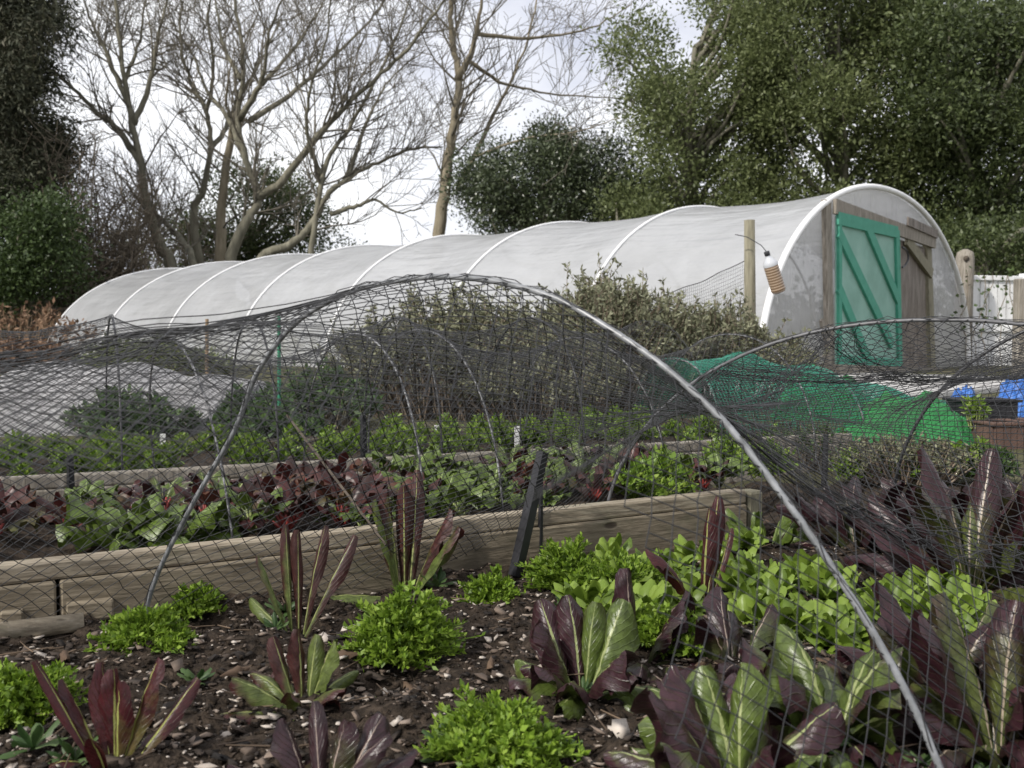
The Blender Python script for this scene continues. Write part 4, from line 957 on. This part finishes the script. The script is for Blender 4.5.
c = at(720, 425, 5.9); bush('sage_bush', (c[0], c[1], .07), .66, .5, .62, 300, 'lower sparse sage bush at the foot of the tall round post', 3, nl=22)
c = at(545, 430, 5.0); bush('sage_bush', (c[0], c[1], .07), .5, .4, .45, 200, 'dark low sage growth in front of the two taller sage bushes', 4, nl=18)
c = at(150, 420, 8.0); bush('green_shrub', (c[0], c[1], .06), .75, .5, .42, 200, 'low green shrub behind the fleece cloche at left', 5, leafm='ever', stemm='twig_red', leafL=.05, nl=14)
c = at(132, 430, 4.3); bush('green_shrub', (c[0], c[1], .06), .26, .2, .19, 90, 'small leafy green shrub before the fleece cloche at left', 6, leafm='weed', stemm='twig_red', leafL=.045, nl=9, upright=.0)
c = at(320, 440, 4.6); bush('green_shrub', (c[0], c[1], .06), .34, .3, .26, 140, 'small leafy green shrub left of the sage bushes', 7, leafm='weed', stemm='twig_red', leafL=.04, nl=12)
c = at(800, 440, 3.6); bush('herb_bush', (c[0], c[1], .03), .22, .2, .16, 110, 'low bushy herb in front of the green net cloche', 8, leafm='weed', stemm='sagestem', leafL=.022, nl=10)
c = at(905, 450, 3.3); bush('herb_bush', (c[0], c[1], .02), .28, .18, .15, 130, 'low grey herb between the far radicchio and the green heap', 9, leafm='sage', stemm='sagestem', leafL=.02, nl=10)
c = at(975, 430, 4.0); bush('seedling', (c[0], c[1], .13), .06, .05, .12, 22, 'yellow green seedling growing before the black crate', 10, leafm='lettuce', stemm='greenstalk', leafL=.03, nl=8)
# dead stalks and rusty leaf heap at the far left
c = at(20, 330, 17); bush('dead_stalks', (c[0], c[1], .05), 1.3, .6, .95, 90, 'dry buff stalks in front of the dark board fence', 11, leafm='rust', stemm='drystem', leafL=.12, nl=4, upright=.2)
c = at(18, 355, 11.5); bush('bracken_heap', (c[0], c[1], .05), .6, .5, .36, 160, 'rusty brown heap of dead leaves at the left edge before the tunnel', 12, leafm='rust', stemm='drystem', leafL=.13, nl=12, upright=.2)
# climber on the white fence
A = []; B = []; LP = []
for k in range(5):
    p = at(966+k*12, 372, 13.2); x = p[0]; pts = [np.array([at(990, 372, 13.2)[0], 13.2, .0]), np.array([x, 13.2, .10])]
    for j in range(9): pts.append(pts[-1]+np.array([random.uniform(-.07, .07), random.uniform(-.02, .02), .12+.03*random.random()]))
    A += pts[:-1]; B += pts[1:]; LP += [q+np.array([random.gauss(0, .05), random.gauss(0, .03), random.gauss(0, .05)]) for q in pts[4:] for _ in range(3)]
e = empty('climbing_plant', (A[0][0], 13.2, 0)); tag(e, 'thin leafy climber against the white fence beside the polytunnel', 'climber'); o_ = np.array([A[0][0], 13.2, 0])
V, Q = prisms(np.array(A)-o_, np.array(B)-o_, .007, .005, 4); quads('stems', V, Q, M['twig_red'], e)
LP = np.array(LP)-o_; V, Q = rhombi(LP, rng.normal(0, 1, LP.shape), rng.normal(0, 1, LP.shape), .065, .05); quads('foliage', V, Q, M['ivy'], e)

# ------------------------------------------------------------------ bare trees
def bare_tree(name, limbs, d0, label, seed, bark='bark', twigm='twig', levels=3, dens=1.0, cat_='tree', spread=3.0):
    """limbs: list of (pixel path, base radius px, tip radius px); grown at about d0 metres, each limb leaning to or from the viewer"""
    r = random.Random(seed); root = at(*limbs[0][0][0], d0); root = np.array([root[0], d0, .05])
    e = empty(name, tuple(root)); tag(e, label, cat_); mb = MB(); A = []; B = []; ra = []; rb = []
    def grow(p, d, L, rad, lev):
        n = max(3, int(L/.35)); n = min(n, 9); dirv = d/np.linalg.norm(d); pts = [p]
        for i in range(n):
            dirv = dirv+np.array([r.gauss(0, .16), r.gauss(0, .16), r.gauss(.05, .13)]); dirv /= np.linalg.norm(dirv); pts.append(pts[-1]+dirv*L/n)
        for i in range(n):
            A.append(pts[i]); B.append(pts[i+1]); ra.append(max(.006, rad*(1-.75*i/n))); rb.append(max(.005, rad*(1-.75*(i+1)/n)))
        if lev > 0:
            m = max(3, int(L*dens*(3.6 if lev > 1 else 4.6)))
            for k in range(m):
                t = r.uniform(.2, 1.0); i = min(n-1, int(t*n)); q = pts[i]+(pts[i+1]-pts[i])*(t*n-i); dd = pts[i+1]-pts[i]; dd = dd/np.linalg.norm(dd)
                s = np.array([r.gauss(0, 1), r.gauss(0, 1), r.gauss(.35, .7)]); s -= dd*np.dot(s, dd); s /= np.linalg.norm(s); an = r.uniform(.4, .95)
                grow(q, dd*math.cos(an)+s*math.sin(an), L*r.uniform(.32, .62), rad*.45, lev-1)
    for path, r0, r1 in limbs:
        w = r.uniform(-spread, spread) if path is not limbs[0][0] else 0; n = len(path); P = []
        yy = [q[1] for q in path]
        for i, (px, py) in enumerate(path): P.append(at(px, py, d0+w*(i/(n-1))))
        if path[0][1] > 225: P[0] = np.array([P[0][0], P[0][1], min(P[0][2], 2.2)]); P = [np.array([P[0][0]+.05, P[0][1], 0.0])]+P; rr0 = [r0*1.25]
        else: rr0 = []
        S = smooth_path(P, 6); m = len(S); k = d0/F; rads = np.interp(np.linspace(0, 1, m), [0, .5, 1], [r0*k*.76, (r0*.28+r1*.24)*k, r1*k*.38])
        S[1:-1] += np.array([[r.gauss(0, .014) for _ in range(3)] for _ in range(m-2)])
        mb.tube(S-root, list(rads), 8)
        Lt = np.linalg.norm(np.diff(S, axis=0), axis=1).sum(); cnt = int(Lt*3.8*dens)
        for _ in range(cnt):
            t = r.uniform(.28, 1.0); i = min(m-2, int(t*(m-1))); p = S[i]; dd = S[i+1]-S[i]; dd /= np.linalg.norm(dd)
            if p[2] < 2.6: continue
            s = np.array([r.gauss(0, 1), r.gauss(0, 1), r.gauss(.3, .6)]); s -= dd*np.dot(s, dd); s /= np.linalg.norm(s); an = r.uniform(.45, 1.0)
            grow(p, dd*math.cos(an)+s*math.sin(an), r.uniform(.7, 2.3), min(rads[i]*.5, .032), levels-1)
    mb.build('trunk', M[bark], e, True)
    V, Q = prisms(np.array(A)-root, np.array(B)-root, np.array(ra), np.array(rb), 3); quads('crown', V, Q, M[twigm], e); return e
bare_tree('bare_tree', [([(172, 268), (160, 245), (148, 205), (140, 160), (130, 110), (122, 60), (115, -10)], 10, 4),
    ([(142, 165), (118, 130), (95, 110), (70, 85), (40, 62), (-5, 48)], 5, 2), ([(134, 125), (150, 80), (158, 35), (172, -15)], 4.5, 2.5), ([(130, 108), (110, 62), (92, 22), (78, -15)], 4, 2),
    ([(195, 264), (180, 238), (162, 220), (149, 203)], 6.5, 5), ([(125, 80), (140, 40), (146, -10)], 3, 2)], 25, 'bare grey tree left of the cut pale trunk, with a limb reaching far left', 3)
bare_tree('bare_tree', [([(200, 264), (193, 215), (203, 190), (210, 150), (206, 110), (190, 80), (180, 40), (182, -10)], 7, 2.5), ([(210, 150), (226, 128), (240, 95), (262, 60), (280, 20)], 4, 2), ([(206, 112), (214, 70), (208, 20), (212, -10)], 3, 2)],
    26, 'slim bare tree standing between the leaning tree and the pale cut trunk', 5, dens=.9)
bare_tree('pollard_tree', [([(221, 262), (221, 215), (227, 160), (235, 120), (236, 112)], 9.5, 7), ([(233, 135), (226, 100), (232, 60)], 3, 1.5)], 25.5, 'pale cut off trunk rising among the bare tree stems', 7, bark='bark_pale', dens=.5)
bare_tree('bare_tree', [([(230, 262), (246, 222), (258, 200), (246, 160), (238, 122), (243, 60), (232, -10)], 9, 4), ([(256, 198), (282, 180), (322, 132), (352, 100), (395, 62), (430, 20), (450, -10)], 6, 2.2),
    ([(240, 118), (262, 80), (268, 40), (285, -10)], 4.5, 2), ([(241, 80), (222, 40), (215, -10)], 3.5, 2), ([(250, 120), (290, 95), (330, 60), (370, 20), (390, -10)], 4, 2), ([(246, 160), (228, 118), (208, 92), (190, 50), (170, 20)], 4, 2), ([(262, 85), (300, 40), (330, -10)], 3, 2)],
    24.5, 'large many limbed bare tree rising right of the pale cut trunk', 11)
bare_tree('bare_tree', [([(258, 256), (290, 245), (310, 226), (330, 192), (346, 180), (372, 165), (410, 150), (442, 147)], 7.5, 2), ([(310, 228), (324, 172), (348, 130), (375, 82), (398, 32), (412, -10)], 5, 2),
    ([(346, 181), (360, 140), (372, 110), (390, 80), (425, 50)], 3.5, 1.6), ([(330, 214), (358, 206), (376, 200), (398, 212), (422, 208)], 3.5, 1.6), ([(322, 178), (308, 140), (310, 90), (326, 40), (330, -10)], 3.5, 1.6)],
    24, 'low bare tree leaning to the right over the polytunnel roof', 13)
bare_tree('bare_tree', [([(437, 240), (445, 182), (453, 130), (458, 75), (451, 32), (453, -15)], 10.5, 5), ([(458, 80), (474, 42), (483, -10)], 5.5, 3), ([(458, 190), (482, 140), (505, 92), (524, 50), (540, -10)], 4, 2),
    ([(470, 62), (505, 84), (560, 94), (632, 100)], 3, 1.3), ([(478, 34), (530, 38), (590, 28), (632, 4)], 3, 1.3), ([(470, 160), (520, 140), (575, 132), (620, 118)], 2.2, 1.0)],
    23, 'tall tan trunked bare tree standing right of the others behind the tunnel', 17, bark='bark_pale', dens=.75)
# twiggy scrub
def scrub(name, px, py, d, wpx, hpx, n, label, seed, twigm='twig_red', leafm=None):
    r = random.Random(seed); root = at(px, py, d); root = np.array([root[0], d, .03]); e = empty(name, tuple(root)); tag(e, label, 'shrub'); A = []; B = []; ra = []
    W = wpx*d/F; H = hpx*d/F
    for i in range(n):
        p = np.array([r.gauss(0, W*.16), r.gauss(0, W*.16), 0.]); t = np.array([r.uniform(-.5, .5)*W, r.uniform(-.3, .3)*W, H*r.uniform(.5, 1.0)]); pts = [p+(t-p)*(k/6)+np.array([r.gauss(0, .08), r.gauss(0, .08), r.gauss(0, .04)])*min(k, 2) for k in range(7)]
        for k in range(6):
            A.append(pts[k]); B.append(pts[k+1]); ra.append(.03*(1-k/7)+.006)
            for _ in range(3):
                q = pts[k+1]; dd = np.array([r.gauss(0, 1), r.gauss(0, 1), r.gauss(.5, .7)]); dd *= r.uniform(.2, .55)*H*.22; m = q+dd*.5+np.array([r.gauss(0, .05) for _ in range(3)]); A += [q, m]; B += [m, q+dd]; ra += [.010, .007]
                m2 = q+dd*.6; A.append(m2); B.append(m2+np.array([r.gauss(0, .18), r.gauss(0, .18), r.gauss(.1, .18)])); ra.append(.006)
    V, Q = prisms(np.array(A), np.array(B), np.array(ra), np.array(ra)*.8, 3); quads('twigs', V, Q, M[twigm], e)
    if leafm:
        P = np.array(B)[::2]; P = P[np.random.default_rng(seed).random(len(P)) < .5]; V, Q = rhombi(P, rng.normal(0, 1, P.shape), rng.normal(0, 1, P.shape), .12, .07); quads('foliage', V, Q, M[leafm], e)
    return e
scrub('twiggy_shrub', 105, 300, 24, 110, 180, 95, 'brown leafless scrub between the dark conifer and the bare trees', 3)
scrub('twiggy_shrub', 60, 310, 22.5, 80, 230, 45, 'taller thin brown scrub growing against the dark conifer', 5)
scrub('twiggy_shrub', 175, 300, 28, 120, 150, 70, 'leafing brown scrub behind the left bare tree', 9, leafm='ever')

# ------------------------------------------------------------------ evergreen trees
def crown_tree(name, px, d, lumps, nleaf, leafm, label, seed, leafL=.12, ratio=.5, trunk_r=.22, cat_='tree', droop=0.0, fill=.35):
    """lumps: (px, py, radius px, depth offset m) clusters the crown is made of"""
    r = np.random.default_rng(seed); root = at(px, 340, d); root = np.array([root[0], d, .05]); e = empty(name, tuple(root)); tag(e, label, cat_); mb = MB()
    C = np.array([at(x, y, d+o)-root for x, y, q, o in lumps]); RR = np.array([q*(d+o)/F for x, y, q, o in lumps])
    zt = C[:, 2].max(); zt = zt*.72; tr_ = [np.array([0, 0, -.1]), np.array([.1, 0, zt*.35]), np.array([-.05, .1, zt*.7]), np.array([.05, 0, zt])]; S = smooth_path(tr_, 5); mb.tube(S, list(np.linspace(trunk_r, .05, len(S))), 8)
    for c in C:
        k = max(0, min(len(S)-1, int(len(S)*max(.15, (c[2]-RR.mean()*1.2)/max(zt, .1)*.75)))); mb.tube(smooth_path([S[k], (S[k]+c)/2+r.normal(0, .15, 3), c], 4), [.07, .065, .06, .055, .045, .035, .028, .02, .012], 5)
    mb.build('trunk', M['bark'], e, True)
    # clusters of leaves: sprays scattered through each lump, more at its skin
    w = RR**2; w = w/w.sum(); P = []; D = []
    nsp = nleaf//14; idx = r.choice(len(C), nsp, p=w); dirs = r.normal(0, 1, (nsp, 3)); dirs /= np.linalg.norm(dirs, axis=1)[:, None]
    rad = RR[idx]*np.where(r.random(nsp) < fill, r.random(nsp)**.4, .80+.28*r.random(nsp)); rad *= 1+.30*np.sin(dirs[:, 0]*5+idx)*np.sin(dirs[:, 2]*6+idx*2)*.8
    cen = C[idx]+dirs*rad[:, None]*np.array([1, 1, .95]); out = dirs+r.normal(0, .45, (nsp, 3)); out[:, 2] += .25-droop
    for k in range(14):
        s = r.normal(0, 1, (nsp, 3))*leafL*np.array([2.0, 2.0, 1.6]); P.append(cen+s); D.append(out+r.normal(0, .7, (nsp, 3)))
    P = np.concatenate(P); D = np.concatenate(D); N = r.normal(0, 1, P.shape); N[:, 2] += .9; L = leafL*r.uniform(.5, 1.25, len(P))
    V, Q = rhombi(P, D, N, L, L*ratio); quads('crown', V, Q, M[leafm], e); return e
def lump_fill(poly_, n, rmin, rmax, seed, dep=1.5):
    st = random.getstate(); random.seed(seed); xs = [p[0] for p in poly_]; ys = [p[1] for p in poly_]; out = []
    def inside(x, y):
        c = False; j = len(poly_)-1
        for i in range(len(poly_)):
            if (poly_[i][1] > y) != (poly_[j][1] > y) and x < (poly_[j][0]-poly_[i][0])*(y-poly_[i][1])/(poly_[j][1]-poly_[i][1])+poly_[i][0]: c = not c
            j = i
        return c
    while len(out) < n:
        x, y = random.uniform(min(xs), max(xs)), random.uniform(min(ys), max(ys))
        if inside(x, y): out.append((x, y, random.uniform(rmin, rmax), random.uniform(-dep, dep)))
    random.setstate(st); return out
crown_tree('evergreen_tree', 690, 21, lump_fill([(640, 75), (618, 50), (640, 15), (690, 50), (712, 20), (730, -60), (800, -60), (790, 230), (640, 215), (655, 150)], 54, 12, 30, 1), 52000, 'ever', 'loose mid green evergreen left of the dense ones behind the tunnel', 1, .10, fill=.5)
crown_tree('evergreen_tree', 840, 20, lump_fill([(750, -60), (920, -60), (935, 240), (760, 230), (740, 80)], 60, 20, 40, 2), 84000, 'ever', 'dense tall evergreen rising behind the middle of the tunnel end', 2, .10)
crown_tree('evergreen_tree', 975, 19, lump_fill([(900, 20), (1060, 10), (1060, 250), (930, 245), (900, 130)], 56, 20, 40, 3), 74000, 'ever_dark', 'darkest tall evergreen behind the white fence at the right edge', 3, .10)
crown_tree('holly_tree', 545, 22, lump_fill([(455, 220), (465, 180), (490, 150), (530, 136), (590, 136), (645, 160), (660, 225)], 50, 12, 26, 4, 1.2), 60000, 'holly', 'round dark glossy holly behind the tunnel roof', 4, .085)
crown_tree('evergreen_bush', 620, 20, lump_fill([(590, 215), (620, 200), (760, 205), (770, 240), (600, 235)], 14, 10, 18, 5, .8), 11000, 'ever', 'low yellowish green bush just above the tunnel roof', 5, .09, trunk_r=.08, cat_='bush')
crown_tree('laurel_bush', 250, 30, lump_fill([(170, 262), (180, 210), (235, 165), (290, 185), (325, 225), (335, 262)], 26, 12, 24, 6, 1.0), 24000, 'ever_dark', 'dark rounded evergreen seen between the bare tree stems', 6, .11, cat_='bush', trunk_r=.1)
crown_tree('conifer_tree', 20, 23, lump_fill([(-40, -60), (40, -60), (48, 40), (58, 200), (-40, 210)], 70, 12, 24, 7), 110000, 'conifer', 'tall dark brownish conifer at the left edge', 7, .14, .28, droop=.7, fill=.6)
crown_tree('ivy_bush', 25, 21, lump_fill([(-40, 195), (50, 190), (66, 240), (70, 300), (-40, 305)], 30, 12, 24, 8, 1.0), 30000, 'ivy', 'green ivy covered mass below the dark conifer at left', 8, .10, cat_='bush')
crown_tree('evergreen_bush', 980, 16.5, lump_fill([(935, 235), (1050, 225), (1050, 285), (950, 275)], 12, 10, 18, 9, .6), 9000, 'ever_dark', 'dark bush hanging over the top of the white fence', 9, .08, cat_='bush', trunk_r=.07)
# far tree belt closing the horizon behind everything
belt = []; 
for k in range(150):
    a = R(-50+k*100/149); rd = random.uniform(85, 105); belt.append((math.sin(a)*rd, math.cos(a)*rd, random.uniform(1.0, 3.5), random.uniform(3.0, 4.5)))
P = []
for x, y, z, q in belt:
    dd = rng.normal(0, 1, (160, 3)); dd /= np.linalg.norm(dd, axis=1)[:, None]; P.append(np.array([x, y, z*.6])+dd*q*np.array([1, 1, .75])*rng.uniform(.5, 1.05, (160, 1)))
P = np.concatenate(P); V, Q = rhombi(P, rng.normal(0, 1, P.shape), rng.normal(0, 1, P.shape), .9, .55)
tag(quads('far_tree_belt', V, Q, M['ever_dark']), 'far dark belt of trees on the horizon', 'woodland', kind='stuff')

# ------------------------------------------------------------------ sky, sun, camera
SUN_AZ = math.atan2(-.74, -.67); SUN_EL = R(40)
w = bpy.data.worlds.new('World'); scn.world = w; w.use_nodes = True; nt = w.node_tree; nt.nodes.clear()
o = nt.nodes.new('ShaderNodeOutputWorld'); bg = nt.nodes.new('ShaderNodeBackground'); bg.inputs['Strength'].default_value = .1
sk = nt.nodes.new('ShaderNodeTexSky'); sk.sky_type = 'NISHITA'; sk.sun_disc = False; sk.sun_elevation = SUN_EL; sk.sun_rotation = SUN_AZ
tc = nt.nodes.new('ShaderNodeTexCoord'); mp = nt.nodes.new('ShaderNodeMapping'); mp.inputs['Scale'].default_value = (1.6, 1.6, 4.0); mp.inputs['Location'].default_value = (.35, .1, .2)
nz = nt.nodes.new('ShaderNodeTexNoise'); nz.inputs['Scale'].default_value = 2.0; nz.inputs['Detail'].default_value = 6; nz.inputs['Roughness'].default_value = .55
nt.links.new(tc.outputs['Generated'], mp.inputs[0]); nt.links.new(mp.outputs[0], nz.inputs['Vector'])
cr = nt.nodes.new('ShaderNodeValToRGB'); el = cr.color_ramp.elements; el[0].position = .32; el[0].color = (6.5, 6.7, 7.7, 1); el[1].position = .62; el[1].color = (11.2, 11.2, 11.4, 1)
nt.links.new(nz.outputs['Fac'], cr.inputs[0])
mx = nt.nodes.new('ShaderNodeMix'); mx.data_type = 'RGBA'; mx.inputs[0].default_value = .88
nt.links.new(sk.outputs[0], mx.inputs[6]); nt.links.new(cr.outputs[0], mx.inputs[7]); nt.links.new(mx.outputs[2], bg.inputs['Color']); nt.links.new(bg.outputs[0], o.inputs[0])
ld = bpy.data.lights.new('sun', 'SUN'); ld.energy = 3.6; ld.angle = R(2.0); ld.color = (1.0, .955, .88)
so = bpy.data.objects.new('sun', ld); col.objects.link(so)
dirv = Vector((math.sin(SUN_AZ)*math.cos(SUN_EL), math.cos(SUN_AZ)*math.cos(SUN_EL), math.sin(SUN_EL)))
so.rotation_euler = dirv.to_track_quat('Z', 'Y').to_euler()
cd = bpy.data.cameras.new('camera'); cam = bpy.data.objects.new('camera', cd); col.objects.link(cam); scn.camera = cam
cam.location = (0, 0, CZ); cam.rotation_euler = (math.pi/2-PITCH, 0, 0)
cd.sensor_width = 36; cd.lens = 36*F/1024; cd.clip_start = .02; cd.clip_end = 3000
cd.dof.use_dof = True; cd.dof.focus_distance = 2.2; cd.dof.aperture_fstop = 9.5
scn.view_settings.view_transform = 'Standard'; scn.view_settings.look = 'None'; scn.view_settings.gamma = 1; scn.view_settings.exposure = .22
scn.render.resolution_x = 1024; scn.render.resolution_y = 768
